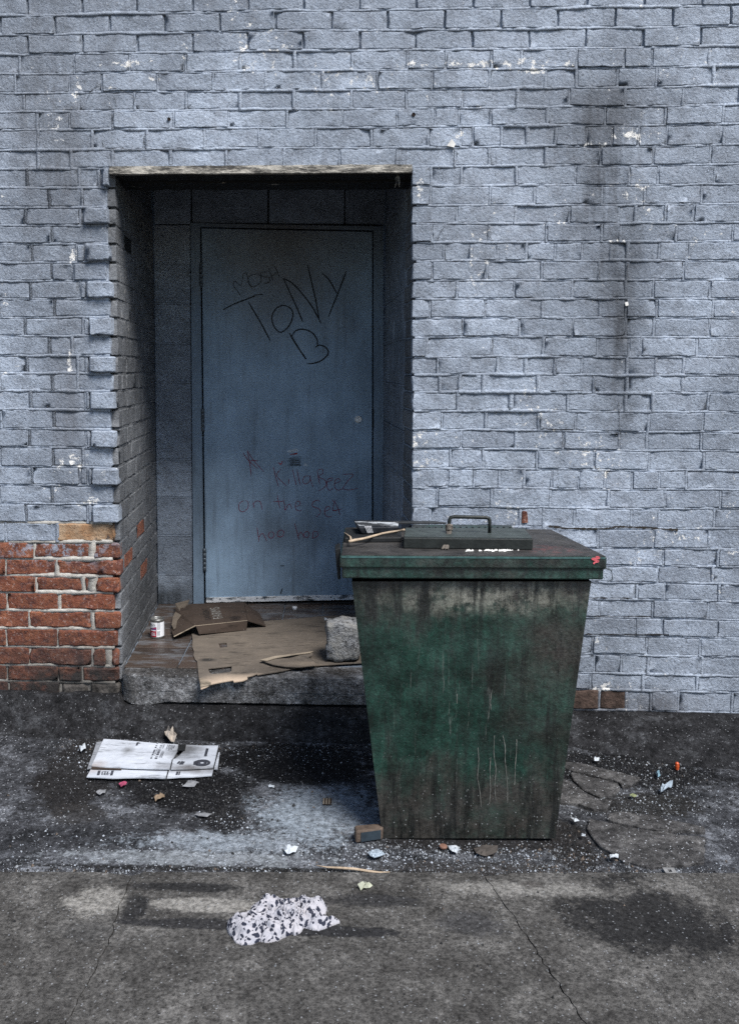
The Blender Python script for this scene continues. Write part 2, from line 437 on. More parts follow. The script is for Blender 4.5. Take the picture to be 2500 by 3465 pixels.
def make_tile():
    m = Mat('brown_quarry_tile')
    c = m.mix(m.rnd(), (0.030, 0.022, 0.018), (0.060, 0.042, 0.032))
    c = m.mix(m.step(m.noise(14, 5, 0.7, stretch=(0.4, 1, 1)), 0.48, 0.66), c, (0.11, 0.115, 0.125))
    return m.done(c, m.step(m.noise(20, 4), 0.3, 0.7, 0.25, 0.6), m.noise(70, 4), 0.0015, spec=0.5)
M_TILE = make_tile()
M_GROUT = plain('blue_grey_grout', (0.12, 0.145, 0.18), 0.9, 0.4, 30)

def make_bin(name, lid=False):
    m = Mat(name)
    sx = (1, 1, 0.09)
    grn = m.mix(m.step(m.noise(6, 8, 0.75), 0.38, 0.62), (0.003, 0.014, 0.010), (0.010, 0.047, 0.033))
    brown = m.mix(m.noise(30, 5, 0.7), (0.014, 0.0125, 0.0115), (0.060, 0.054, 0.048))
    streak = m.step(m.noise(24, 7, 0.75, stretch=sx), 0.47, 0.58)
    patch = m.step(m.noise(4.5, 7, 0.72), 0.46, 0.60)
    if lid:
        c = m.mix(m.math('MULTIPLY', patch, 0.75), m.mix(1.0, grn, (2.1, 1.25, 1.4), 'MULTIPLY'), brown)
        blk = m.step(m.noise(16, 8, 0.8, stretch=(1, 1, 0.5)), 0.46, 0.60)
        c = m.mix(m.math('MULTIPLY', blk, 0.85), c, (0.010, 0.010, 0.010))
    else:
        # a brown crust: one band under the lid, one at the foot, running down on the right
        z = m.t.nodes.new('ShaderNodeSeparateXYZ'); m.put(z.inputs[0], m.pos)
        wob = m.math('MULTIPLY', m.math('SUBTRACT', m.noise(7, 6, 0.72, stretch=(1, 1, 0.35)), 0.5), 0.75)
        zz = m.math('ADD', z.outputs[2], wob)
        up = m.step(zz, 0.68, 0.86)
        dn = m.step(zz, 0.30, 0.15)
        rt = m.blob((0.72, 2.8, 0.62), (0.26, 0.6, 0.34), 0.9, 0.6, 6)
        crust = m.math('MAXIMUM', m.math('MAXIMUM', up, m.math('MULTIPLY', dn, 0.95)), rt)
        c = m.mix(m.math('MULTIPLY', crust, m.step(m.noise(11, 7, 0.75), 0.30, 0.52, 0.35, 1.0)), grn, brown)
        pale = m.math('MULTIPLY', m.blob((0.50, 2.8, 0.80), (0.40, 0.6, 0.075), 0.9, 0.6, 9), m.step(m.noise(20, 8, 0.8), 0.42, 0.54))
        c = m.mix(m.math('MULTIPLY', pale, 0.9), c, (0.21, 0.207, 0.175))
        c = m.mix(m.math('MULTIPLY', m.math('MULTIPLY', streak, m.step(crust, 0.0, 0.6, 0.55, 1.0)), 0.92), c, (0.006, 0.007, 0.0065))
        ls = m.step(m.noise(60, 5, 0.7, stretch=(1, 1, 0.06), off=(5, 0, 3)), 0.60, 0.68, 0, 0.55)
        c = m.mix(m.math('MULTIPLY', ls, m.blob((0.42, 2.8, 0.48), (0.28, 0.6, 0.36), 0.8, 0.4, 6)), c, (0.15, 0.157, 0.145))
    c = m.mix(1.0, c, m.mix(m.step(m.noise(60, 8, 0.85, off=(6, 1, 7)), 0.38, 0.60), (0.45, 0.45, 0.45), (1.35, 1.35, 1.35)), 'MULTIPLY')
    spk = m.step(m.voro(75), 0.12, 0.17, 1, 0)
    spk = m.math('MULTIPLY', spk, m.step(m.noise(50, 2, off=(2, 9, 4)), 0.46, 0.56))
    zf = m.t.nodes.new('ShaderNodeSeparateXYZ'); m.put(zf.inputs[0], m.pos)
    low = m.step(zf.outputs[2], 0.36, 0.06, 0.12, 0.8)
    c = m.mix(m.math('MULTIPLY', spk, 0.0 if lid else low), c, (0.26, 0.27, 0.27))
    h = m.math('ADD', m.noise(70, 5, 0.75), m.math('MULTIPLY', m.noise(5, 3), 2.0))
    return m.done(c, m.step(m.noise(12, 5), 0.35, 0.65, 0.22, 0.55), h, 0.0025, spec=0.6)
M_BIN = make_bin('stained_green_bin_paint')
M_LID = make_bin('dirty_green_lid_paint', True)
def make_lidtop():
    m = Mat('sooty_lid_top')
    c = m.mix(m.step(m.noise(9, 7, 0.72), 0.36, 0.62), (0.014, 0.0135, 0.0135), (0.050, 0.047, 0.045))
    k = m.step(m.noise(26, 6, 0.75, stretch=(0.35, 1, 1)), 0.66, 0.70, 0, 0.55)
    c = m.mix(k, c, (0.25, 0.25, 0.25))
    pk = m.math('MULTIPLY', m.blob((0.72, 2.86, 0.93), (0.12, 0.12, 0.2), 0.9, 0.5, 12), m.step(m.noise(34, 5, 0.7), 0.48, 0.6))
    c = m.mix(m.math('MULTIPLY', pk, 0.3), c, (0.34, 0.10, 0.10))
    return m.done(c, m.step(m.noise(14, 5), 0.3, 0.7, 0.38, 0.75), m.noise(60, 6, 0.75), 0.004, spec=0.4)
M_LIDTOP = make_lidtop()
M_RAIL = plain('green_black_bar', (0.016, 0.019, 0.018), 0.5, 0.4, 30, 0.001)
def make_card(name, a, b, stains=()):
    m = Mat(name)
    c = m.mix(m.step(m.noise(9, 6, 0.7), 0.3, 0.7), a, b)
    c = m.mix(m.step(m.noise(26, 8, 0.82, stretch=(0.25, 1, 1), off=(2, 7, 1)), 0.53, 0.62, 0, 0.75), c, tuple(q * 0.35 for q in a))
    for (pc, r, soft, warp, ws, amt, gcol) in stains:
        c = m.mix(m.math('MULTIPLY', m.blob(pc, r, soft, warp, ws), amt), c, gcol)
    k = m.step(m.voro(90), 0.09, 0.13, 1, 0)
    c = m.mix(m.math('MULTIPLY', k, m.step(m.noise(40, 2), 0.54, 0.6, 0, 0.6)), c, (0.5, 0.48, 0.45))
    h = m.math('ADD', m.noise(25, 5, 0.6), m.math('MULTIPLY', m.noise(8, 3, stretch=(0.3, 1, 1)), 2.0))
    return m.done(c, 0.9, h, 0.004)
ZS = on_y(412, 2268, YW).z                           # the step's top
def SP(px, py, z=None): p = on_z(px, py, ZS if z is None else z); return (p.x, p.y, p.z)
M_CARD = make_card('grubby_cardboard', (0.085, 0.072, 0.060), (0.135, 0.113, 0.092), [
    (SP(820, 2312), (0.26, 0.115, 0.2), 0.35, 0.2, 7, 0.95, (0.44, 0.345, 0.26)),  # clean tan card, also painted lighter where the sheet leaves the shade
    (SP(1080, 2262), (0.20, 0.05, 0.2), 0.6, 0.3, 7, 0.7, (0.24, 0.195, 0.15)),
    (SP(700, 2238), (0.05, 0.03, 0.2), 0.6, 0.5, 16, 0.9, (0.018, 0.017, 0.016))])
M_CARDEDGE = make_card('torn_pale_cardboard', (0.20, 0.165, 0.125), (0.31, 0.26, 0.20))
M_CARTON = make_card('brown_carton', (0.030, 0.021, 0.016), (0.050, 0.035, 0.027))
M_WHITECARD = make_card('weathered_white_card', (0.34, 0.365, 0.41), (0.50, 0.53, 0.58), [
    (GP(625, 2555), (0.09, 0.10, 1), 0.8, 0.6, 14, 0.85, (0.05, 0.05, 0.052)),
    (GP(435, 2556), (0.03, 0.06, 1), 0.9, 0.5, 18, 0.7, (0.10, 0.10, 0.10)),
    (GP(640, 2615), (0.16, 0.04, 1), 0.9, 0.7, 16, 0.75, (0.06, 0.05, 0.045)),
    (GP(320, 2608), (0.05, 0.06, 1), 0.8, 0.5, 16, 0.6, (0.30, 0.25, 0.23))])
M_INK = plain('dark_print', (0.035, 0.038, 0.05), 0.8)
M_PALEINK = plain('pale_print', (0.17, 0.168, 0.16), 0.8)
M_BLACKINK = plain('black_print', (0.010, 0.009, 0.009), 0.8)
def make_granite():
    m = Mat('rough_granite')
    n = m.noise(45, 7, 0.8)
    c = m.mix(m.step(n, 0.40, 0.56), (0.022, 0.023, 0.025), (0.30, 0.31, 0.325))
    c = m.mix(m.step(m.noise(10, 4), 0.45, 0.65), c, (0.30, 0.295, 0.28))
    c = m.mix(m.step(n, 0.34, 0.44, 0.8, 0), c, (0.015, 0.015, 0.016))
    return m.done(c, 0.85, m.math('ADD', n, m.noise(120, 4)), 0.012)
M_GRANITE = make_granite()

# ------------------------------------------------------------------ bricks
def brick_mesh(w, h, d, seed, bev=0.0022, amp=0.0017, cell=0.020, jit=0.0024, chip=0.0):
    """rounded brick face: x along, y into the wall, z up; centre of the face at the origin"""
    r = random.Random(seed)
    bev *= r.uniform(0.6, 1.35)
    nx = max(1, round((w - 2 * bev) / cell)); nzz = max(1, round((h - 2 * bev) / cell))
    tb_ = 0.0022
    us = [-w / 2, -w / 2 + bev] + [-w / 2 + bev + tb_ + (w - 2 * bev - 2 * tb_) * i / nx for i in range(nx + 1)] + [w / 2 - bev, w / 2]
    vs = [-h / 2, -h / 2 + bev] + [-h / 2 + bev + tb_ + (h - 2 * bev - 2 * tb_) * i / nzz for i in range(nzz + 1)] + [h / 2 - bev, h / 2]
    so = r.random() * 100
    tiltx, tiltz = r.uniform(-.012, .012), r.uniform(-.025, .025)
    V = []; Fc = []
    ch = r.choice([(-1, -1), (1, -1), (1, 1), (-1, 1)]) if r.random() < chip else None
    for j, z in enumerate(vs):
        for i, x in enumerate(us):
            ring = i in (0, len(us) - 1) or j in (0, len(vs) - 1)
            corner = i in (0, len(us) - 1) and j in (0, len(vs) - 1)
            y = amp * 1.8 * nz(x * 22 + so, z * 22, so) + amp * nz(x * 60 + so, z * 60, 3) + tiltx * x + tiltz * z
            xx = x + jit * 2 * nz(z * 30 + so, 1.7, i); zz = z + jit * 2 * nz(x * 24 + so, 5.1, j)
            if ring: y += bev * r.uniform(0.6, 1.0)
            if corner:
                cr_ = r.uniform(0.0008, 0.0048); y += bev * 0.7; xx *= 1 - cr_ / (w / 2); zz *= 1 - cr_ / (h / 2)
            if ch:
                q = math.hypot(x - ch[0] * w / 2, (z - ch[1] * h / 2) * 1.2)
                if q < 0.035: y += 0.010 * (1 - q / 0.035) + 0.002
            V.append((xx, y, zz))
    n = len(us)
    for j in range(len(vs) - 1):
        for i in range(n - 1):
            a = j * n + i; Fc.append((a, a + 1, a + n + 1, a + n))
    loop = list(range(n)) + [j * n + n - 1 for j in range(1, len(vs))] + [(len(vs) - 1) * n + i for i in range(n - 2, -1, -1)] + [j * n for j in range(len(vs) - 2, 0, -1)]
    b0 = len(V)
    for k in loop:
        x, y, z = V[k]; V.append((x, d, z))
    m = len(loop)
    for k in range(m):
        k2 = (k + 1) % m
        Fc.append((loop[k2], loop[k], b0 + k, b0 + k2))
    return V, Fc
def place(V, c, U):
    """local brick coordinates into the world; U = direction along the wall, the face looks to U x Z"""
    U = Vector(U).normalized(); N = U.cross(Vector((0, 0, 1))); c = Vector(c)
    return [c + U * x - N * y + Vector((0, 0, z)) for x, y, z in V]
def add_brick(parent, a, b, z0, z1, U, mat, name='brick', proud=0.0, label=None, into=None, **k):
    """a, b: world points at the two ends of the brick (on the wall's face line)"""
    a = Vector((a[0], a[1], 0)); b = Vector((b[0], b[1], 0))
    c = (a + b) / 2; c.z = (z0 + z1) / 2
    Un = (b - a).normalized(); N = Un.cross(Vector((0, 0, 1)))
    V, Fc = brick_mesh((b - a).length, z1 - z0, 0.05 + proud, rng.random(), **k)
    W = place(V, c + N * proud, Un)
    if parent is wall: W = [warp(p) for p in W]
    if into is not None: into.add(W, Fc); return None
    o = mesh_obj(name, W, Fc, mat, parent, smooth=True, label=label)
    return o

# courses of the wall (joint heights measured on the right of the doorway)
LINES = [229, 296, 360.6, 424, 494, 559, 625, 692, 754.5, 818, 882, 947, 1010, 1075, 1139.5, 1207, 1268, 1328, 1392, 1459,
         1523, 1590, 1654, 1718, 1785, 1852, 1911.5, 1968.7, 2027, 2089, 2151.6, 2215.5, 2279, 2334, 2402]
ZL = [on_y(1900, y, YW).z for y in LINES]
STEPZ = (ZL[0] - ZL[-1]) / (len(ZL) - 1)
ZTOP = ZL[0] + 13 * STEPZ
X_OPEN_L = on_y(395, 1300, YW).x
X_OPEN_R = on_y(1398, 1300, YW).x
def wx(px, row):
    return on_y(px, (LINES[row] + LINES[row + 1]) / 2 if row >= 0 else 217, YW).x
J = 0.0048
# vertical joints per course, as seen in the photograph
FULL = {
 -1: [250, 440, 627, 812, 997, 1190, 1378, 1507, 1661, 1763, 1950, 2110, 2205],
 0: [345, 533, 721, 899, 1091, 1276, 1462, 1654, 1844, 1950, 2090, 2219],
 1: [264, 455, 630, 812, 993, 1188, 1375, 1564, 1751, 1924, 2116],
 2: [234, 381, 587, 772, 970, 1158, 1343, 1471, 1552, 1661, 1850, 2046, 2251],
 3: [311, 496, 691, 876, 1067, 1256, 1449, 1558, 1600, 1696, 1783, 1879, 1982, 2071, 2161, 2255],
 4: [240, 381, 577, 765, 960, 1148, 1343, 1539, 1654, 1847, 2033, 2209]}
RIGHT = {
 5: [1458, 1475, 1561, 1747, 1946, 2129], 6: [1455, 1470, 1657, 1808, 2036, 2180], 7: [1545, 1741, 1927, 2091, 2149, 2251],
 8: [1460, 1480, 1654, 1847, 2036, 2097], 9: [1500, 1593, 1683, 1780, 1876, 1969, 2068, 2123, 2229], 10: [1460, 1476, 1648, 1834, 2027, 2123],
 11: [1545, 1741, 1934, 2116], 12: [1453, 1462, 1641, 1834, 2030, 2116, 2222], 13: [1564, 1757, 1937, 2116],
 14: [1443, 1463, 1661, 1837, 2020, 2126, 2168], 15: [1482, 1590, 1683, 1778, 1876, 1967, 2121, 2219], 16: [1489, 1556, 1634, 1819, 2010, 2121],
 17: [1550, 1728, 1920, 2115], 18: [1496, 1644, 1822, 1946, 2192], 19: [1560, 1745, 1906, 2094], 20: [1523, 1634, 1815, 2010, 2195],
 21: [1513, 1603, 1688, 1772, 1866, 1957, 2044, 2138, 2229], 22: [1479, 1664, 1862, 2057, 2249], 23: [1455, 1761, 1839, 1943, 2135],
 24: [1470, 1655, 1838, 2021, 2212], 25: [1560, 1750, 1950, 2152], 26: [1470, 1655, 1842, 2030, 2226], 27: [1570, 1770, 1965, 2155],
 28: [1460, 1650, 1840, 2028, 2210], 29: [1560, 1755, 1952, 2149], 30: [1480, 1660, 1830, 2005, 2186], 31: [1550, 1730, 2010, 2101],
 32: [1470, 1640, 1820, 1997, 2175], 33: [1560, 1740, 1930, 2027, 2118, 2202]}
LEFT = {   # (joints to the left, x of the arris, proud quoin from x or None)
 5: ([268, 335], 370, 347), 6: ([277], 354, None), 7: ([270], 367, 282), 8: ([], 360, None), 9: ([258, 289], 374, 291), 10: ([248], 361, None),
 11: ([271], 379, 294), 12: ([], 370, None), 13: ([281], 380, 304), 14: ([244], 373, None), 15: ([262, 291], 386, 301), 16: ([262], 380, None),
 17: ([290], 390, 305), 18: ([], 375, None), 19: ([291], 392, 309), 20: ([281], 378, None), 21: ([270, 297], 398, 313), 22: ([], 380, None),
 23: ([296], 402, 313)}
BARE = {24: [(222, 384)], 25: [(222, 303), (319, 403)], 26: [(222, 408)], 27: [(222, 278), (286, 300), (324, 404)], 28: [(222, 387)],
        29: [(222, 307), (322, 406)], 30: [(228, 397)], 31: [(222, 309), (316, 355), (377, 400)], 32: [(222, 276), (280, 400)]}

wall = thing('brick_wall', 'long painted blue-grey brick wall around the doorway, bare red bricks low at its left end', 'wall', (0.2, YW, 0.0))
spare_bare = MB()
spare = MB()           # bricks outside the photograph's picture area, joined
hb = MB(); hbare = MB()
N_Y = Vector((0, -1, 0))
def wbrick(x0, x1, row, spare_too=False, mat=None, proud=None, label=None, **k):
    z0 = ZL[row + 1] if row >= 0 else ZL[0] + (-1 - row) * STEPZ
    z1 = ZL[row] if row >= 0 else ZL[0] + (-row) * STEPZ
    if proud is None: proud = rng.uniform(-0.0022, 0.0026)
    kk = dict(chip=0.10); kk.update(k)
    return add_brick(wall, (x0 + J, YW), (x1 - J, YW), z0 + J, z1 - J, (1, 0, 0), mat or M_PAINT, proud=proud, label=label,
                     into=(spare_bare if mat is not None else spare) if spare_too else None, **kk)
def warp(p):
    x, y, z = p
    return Vector((x + 0.003 * nz(x * 5, z * 5, 13), y + 0.005 * nz(x * 3, z * 3, 14) + 0.002 * nz(x * 11, z * 11, 15), z + 0.0045 * nz(x * 2.1, z * 2.1, 11) + 0.0022 * nz(x * 10, z * 10, 12)))
def vbar(x, row, mb, w=0.0106, back=0.0005):
    z0 = ZL[row + 1] if row >= 0 else ZL[0]
    z1 = ZL[row] if row >= 0 else ZL[0] + STEPZ
    n = 4
    pts = []
    for i in range(n + 1):
        z = z0 + (z1 - z0) * i / n
        ww = w * (1 + 0.5 * nz(x * 40, z * 50, 2) + 0.9 * max(0, nz(x * 3.2, z * 3.2, 21))); dx = 0.0014 * nz(z * 40, x * 9, 4)
        pts.append((z, x + dx - ww / 2, x + dx + ww / 2, YW + back + 0.002 * nz(x * 30, z * 30, 8) - 0.0055 * nz(x * 3.2, z * 3.2, 21)))
    V = []; Fq = []
    for (z, a, b, y) in pts: V += [(a, y + 0.02, z), (a, y, z), (b, y, z), (b, y + 0.02, z)]
    for i in range(n):
        q = 4 * i
        for k in range(3): Fq.append((q + k, q + k + 1, q + k + 5, q + k + 4))
    mb.add([warp(p) for p in V], Fq)
def hbar(x0, x1, z, mb, w=0.0107, back=0.0005, step=0.014):
    n = max(2, int((x1 - x0) / step)); V = []; Fq = []
    for i in range(n + 1):
        x = x0 + (x1 - x0) * i / n
        ww = w * (1 + 0.38 * nz(x * 26, z * 9, 1) + 0.25 * nz(x * 70, z * 20, 4) + 0.9 * max(0, nz(x * 3.2, z * 3.2, 21))); dz = 0.0026 * nz(x * 11, z * 7, 6) + 0.0012 * nz(x * 45, z * 7, 3)
        y = YW + back + 0.0036 * nz(x * 17, z * 13, 3) + 0.002 * nz(x * 60, z * 13, 8) - 0.0055 * nz(x * 3.2, z * 3.2, 21)
        V += [(x, y + 0.02, z + dz + ww / 2), (x, y, z + dz + ww / 2), (x, y, z + dz - ww / 2), (x, y + 0.02, z + dz - ww / 2)]
    for i in range(n):
        q = 4 * i
        for k in range(3): Fq.append((q + k, q + k + 1, q + k + 5, q + k + 4))
    mb.add([warp(p) for p in V], Fq)
XL_IN, XR_IN = 215, 2285
XFL, XFR = -3.0, 3.4
BL = 0.222
def fill_out(x_edge, dirn, row):
    """more bricks beyond the picture area, to the wall's end"""
    x = x_edge
    while (x > XFL if dirn < 0 else x < XFR):
        x2 = x + dirn * BL
        a, b = (x2, x) if dirn < 0 else (x, x2)
        bare = dirn < 0 and row >= 25 + int(2.2 * abs(nz(x * 2.3, 4.4, 1)) + (x < -1.35) + (x < -2.0) + 2 * (x < -2.5))
        wbrick(a, b, row, True, mat=M_BARE if bare else None)
        if not bare: vbar(x, row, hb)
        else: vbar(x, row, hbare, w=0.014, back=0.004)
        x = x2
for row, js in FULL.items():
    xs = [wx(p, row) for p in js]
    vis = row >= 0
    for a, b in zip(xs, xs[1:]): wbrick(a, b, row)
    # the ends run out of the picture: one brick each side still shows
    wbrick(xs[0] - BL * (0.6 + 0.4 * (row % 2)), xs[0], row); wbrick(xs[-1], xs[-1] + BL, row)
    fill_out(xs[0] - BL * (0.6 + 0.4 * (row % 2)), -1, row); fill_out(xs[-1] + BL, 1, row)
    for x in xs: vbar(x, row, hb)
for row in range(-14, -1):
    x = XFL + (row % 2) * BL / 2
    while x < XFR: wbrick(x, x + BL, row, True); x += BL
for row, js in RIGHT.items():
    mid = (LINES[row] + LINES[row + 1]) / 2
    edge = on_y(1398, mid, YW).x
    xs = [wx(p, row) for p in js]
    behind_bin = row >= 24
    proudq = 0.006 if row in (5, 6, 8, 10, 12, 14) else 0.0
    if row in (5, 6, 8, 10, 12, 14): xs2 = [xs[0]] + xs[2 if xs[1] - xs[0] < 0.05 else 1:]
    else: xs2 = xs
    wbrick(edge - 2 * J + 0.001, xs2[0], row, proud=proudq if proudq else None)
    for a, b in zip(xs2, xs2[1:]):
        foot = row == 33 and a > 0.78 and b < wx(2125, 33)
        wbrick(a, b, row, spare_too=(behind_bin and b < 0.80), mat=M_FOOT if foot else None, label='dark brick at the foot of the wall with its paint gone' if foot else None, amp=0.0035 if foot else 0.0017)
    wbrick(xs2[-1], xs2[-1] + BL * (0.5 if row % 2 else 1), row)
    fill_out(xs2[-1] + BL * (0.5 if row % 2 else 1), 1, row)
    for x in xs2: vbar(x, row, hb)
for row, (js, ar, pq) in LEFT.items():
    xs = [wx(p, row) for p in js]
    xa = on_y(ar, (LINES[row] + LINES[row + 1]) / 2, YW).x
    first = wx(212, row) - BL * (0.12 + 0.46 * (row % 2) + 0.16 * rng.random())
    q0 = wx(pq, row) if pq else None
    cells = [first] + xs + ([q0] if pq and (not xs or q0 - xs[-1] > 0.004) else []) + [xa]
    for i, (a, b) in enumerate(zip(cells, cells[1:])):
        last = i == len(cells) - 2
        if b - a < 0.018:
            continue
        wbrick(a, b + (J if last else 0), row, proud=(0.020 if (last and pq) else (0.004 if not last and pq and i == len(cells) - 3 else None)),
               amp=0.003 if not pq else 0.0022, bev=0.0042)
    for x in xs: vbar(x, row, hb)
    vbar(first, row, hb); fill_out(first, -1, row)
for row, cs in BARE.items():
    ext = BL * (0.10 + 0.46 * (row % 2) + 0.16 * rng.random())
    for i, (p, q) in enumerate(cs):
        a, b = wx(p, row), wx(q, row)
        if i == 0: a -= ext
        mat = M_TAN if row == 24 else M_BARE
        wbrick(a - J, b + J, row, mat=mat, proud=rng.uniform(-0.002, 0.004), label='bare tan brick with its face chipped off' if row == 24 else 'bare red brick without paint',
               amp=0.0038, bev=0.0065, chip=0.35)
    fill_out(wx(cs[0][0], row) - ext, -1, row)
# rough rubble foot of the pier
for (p, q) in ((205, 300), (304, 404)):
    wbrick(wx(p, 33), wx(q, 33), 33, mat=M_RUBBLE, amp=0.006, bev=0.012, label='crumbling grey stone at the foot of the pier')
fill_out(wx(205, 33), -1, 33)
# horizontal joints
for i, z in enumerate([ZL[0] + k * STEPZ for k in range(13, 0, -1)] + ZL[:6]): hbar(XFL, XFR, z, hb)
for i in range(6, len(ZL)):
    hbar(X_OPEN_R + 0.004, XFR, ZL[i], hb)
    hbar(XFL, X_OPEN_L - 0.028, ZL[i], hb if i < 24 else hbare, w=0.0107 if i < 24 else 0.0150, back=0.0005 if i < 24 else 0.0035)
for row, cs in BARE.items():
    for p, q in zip(cs, cs[1:]):
        vbar((wx(p[1], row) + wx(q[0], row)) / 2, row, hbare, w=(wx(q[0], row) - wx(p[1], row)) * 1.05 + 0.004, back=0.0035)
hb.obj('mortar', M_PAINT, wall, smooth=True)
hbare.obj('bare_mortar', M_MORTAR, wall, smooth=True)
core = MB()
bc = MB(); bc.box((XFL, YW + 0.011, -0.3), (X_OPEN_L - 0.03, YW + 0.05, ZL[24] - 0.004)); bc.obj('bare_mortar_bed', M_MORTAR, wall); core.box((X_OPEN_R + 0.012, YW + 0.013, -0.3), (XFR, YW + 0.05, ZTOP))
core.box((XFL, YW + 0.012, ZL[24]), (X_OPEN_L - 0.031, YW + 0.05, ZTOP)); core.box((X_OPEN_L - 0.031, YW + 0.012, ZL[5] + 0.02), (X_OPEN_R + 0.012, YW + 0.05, ZTOP))
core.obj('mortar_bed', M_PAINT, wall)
so_b = spare_bare.obj('outer_bare_bricks', M_BARE, wall, smooth=True); so_b['kind'] = 'stuff'
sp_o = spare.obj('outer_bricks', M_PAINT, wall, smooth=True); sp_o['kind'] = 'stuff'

# ------------------------------------------------------------------ the recess
YD0, YD1 = 4.81, 4.87                               # depth of the back wall at its left and right
DP = Vector((-0.69, YD0, ZS)); DU = Vector((0.93, YD1 - YD0, 0)).normalized(); DN = Vector((DU.y, -DU.x, 0))  # DN looks out
def on_door(px, py, out=0.0): return on_plane(px, py, DP + DN * out, DN)
LIN = on_door(526, 1400); RIN = on_door(1297, 1400)   # inner corners
LIN = Vector((LIN.x, LIN.y, 0)); RIN = Vector((RIN.x, RIN.y, 0))
LOUT = Vector((X_OPEN_L, YW + 0.02, 0)); ROUT = Vector((X_OPEN_R, YW + 0.02, 0))
ZCEIL = 2.52
def flat_panel(mb, a, b, z0, z1, back):
    """slab standing between a and b, 'back' metres thick away from the recess"""
    U = (b - a).normalized(); N = U.cross(Vector((0, 0, 1)))
    lo = [(a.x, a.y, z0), (b.x, b.y, z0), (b.x - N.x * back, b.y - N.y * back, z0), (a.x - N.x * back, a.y - N.y * back, z0)]
    mb.hexa(lo, [(x, y, z1) for x, y, _ in lo])
jamb = thing('brick_jamb', 'painted brick side wall of the doorway recess, its colour darkened for shade, scuffed at its foot', 'wall', (LOUT.x, 4.2, ZS))
U = (LIN - LOUT).normalized(); NJ = U.cross(Vector((0, 0, 1)))
mb = MB(); flat_panel(mb, LOUT - NJ * 0.008 + U * 0.03, LIN - NJ * 0.008, -0.1, ZCEIL, 0.12); mb.obj('mortar_bed', M_PAINT_SHADED, jamb)
jb = MB()
JL = (LIN - LOUT).length
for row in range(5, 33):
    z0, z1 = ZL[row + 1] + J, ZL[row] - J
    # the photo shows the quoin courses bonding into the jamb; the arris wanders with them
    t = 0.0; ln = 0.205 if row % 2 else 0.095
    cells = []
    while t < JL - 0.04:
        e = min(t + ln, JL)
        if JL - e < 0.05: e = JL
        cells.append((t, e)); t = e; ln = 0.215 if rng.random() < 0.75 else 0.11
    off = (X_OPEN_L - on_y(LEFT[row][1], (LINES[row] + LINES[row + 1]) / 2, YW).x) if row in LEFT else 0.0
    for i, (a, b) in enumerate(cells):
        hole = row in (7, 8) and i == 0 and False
        dark = (row == 8 and 0.10 <= a < 0.32)  # hole of a missing brick, its shade painted as a set-back black brick
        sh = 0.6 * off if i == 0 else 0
        mat = M_GREASE if dark else M_PAINT_SHADED
        lab = 'dark hole of a missing brick high in the jamb, painted on a black brick' if dark else None
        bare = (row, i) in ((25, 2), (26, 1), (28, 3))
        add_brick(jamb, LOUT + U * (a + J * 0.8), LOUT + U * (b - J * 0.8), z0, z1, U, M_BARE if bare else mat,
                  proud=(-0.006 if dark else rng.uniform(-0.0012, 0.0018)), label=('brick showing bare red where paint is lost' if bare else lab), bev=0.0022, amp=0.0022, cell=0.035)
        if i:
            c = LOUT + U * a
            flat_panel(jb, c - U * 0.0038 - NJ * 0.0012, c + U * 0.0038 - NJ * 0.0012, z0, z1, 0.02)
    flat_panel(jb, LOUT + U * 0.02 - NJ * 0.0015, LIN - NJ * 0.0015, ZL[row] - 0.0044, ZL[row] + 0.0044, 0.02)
jb.obj('mortar', M_PAINT_SHADED, jamb)
# right side: blocks with a strip of bricks at the arris
rj = thing('block_jamb', 'shadowed side wall of the doorway recess built of painted blocks, edged with bricks', 'wall', (ROUT.x, 4.2, ZS))
UR = (ROUT - RIN).normalized(); NR = UR.cross(Vector((0, 0, 1)))
RL = (ROUT - RIN).length
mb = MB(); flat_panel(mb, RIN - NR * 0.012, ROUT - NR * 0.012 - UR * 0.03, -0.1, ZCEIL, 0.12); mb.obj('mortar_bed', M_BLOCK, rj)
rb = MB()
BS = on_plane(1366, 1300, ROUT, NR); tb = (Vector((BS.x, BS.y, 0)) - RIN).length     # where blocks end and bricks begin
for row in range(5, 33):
    add_brick(rj, RIN + UR * (tb + J), ROUT - UR * 0.004, ZL[row + 1] + J, ZL[row] - J, UR, M_PAINT_SHADED, bev=0.005, cell=0.05, proud=rng.uniform(-0.004, 0.004))
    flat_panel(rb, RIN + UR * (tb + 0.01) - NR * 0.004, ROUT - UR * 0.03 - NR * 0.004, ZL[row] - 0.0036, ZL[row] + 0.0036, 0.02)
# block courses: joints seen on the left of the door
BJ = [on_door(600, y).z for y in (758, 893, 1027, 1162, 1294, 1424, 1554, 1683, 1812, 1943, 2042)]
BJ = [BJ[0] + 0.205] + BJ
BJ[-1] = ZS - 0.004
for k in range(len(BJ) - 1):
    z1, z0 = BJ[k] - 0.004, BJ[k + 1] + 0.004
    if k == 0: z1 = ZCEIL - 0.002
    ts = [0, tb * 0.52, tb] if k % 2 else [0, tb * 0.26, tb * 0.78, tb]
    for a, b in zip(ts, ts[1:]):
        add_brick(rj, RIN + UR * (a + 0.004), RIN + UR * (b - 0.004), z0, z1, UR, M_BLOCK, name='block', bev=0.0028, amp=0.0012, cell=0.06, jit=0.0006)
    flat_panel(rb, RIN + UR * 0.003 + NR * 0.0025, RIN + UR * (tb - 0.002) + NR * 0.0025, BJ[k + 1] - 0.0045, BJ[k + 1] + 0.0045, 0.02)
rb.obj('mortar', M_BLOCK, rj)
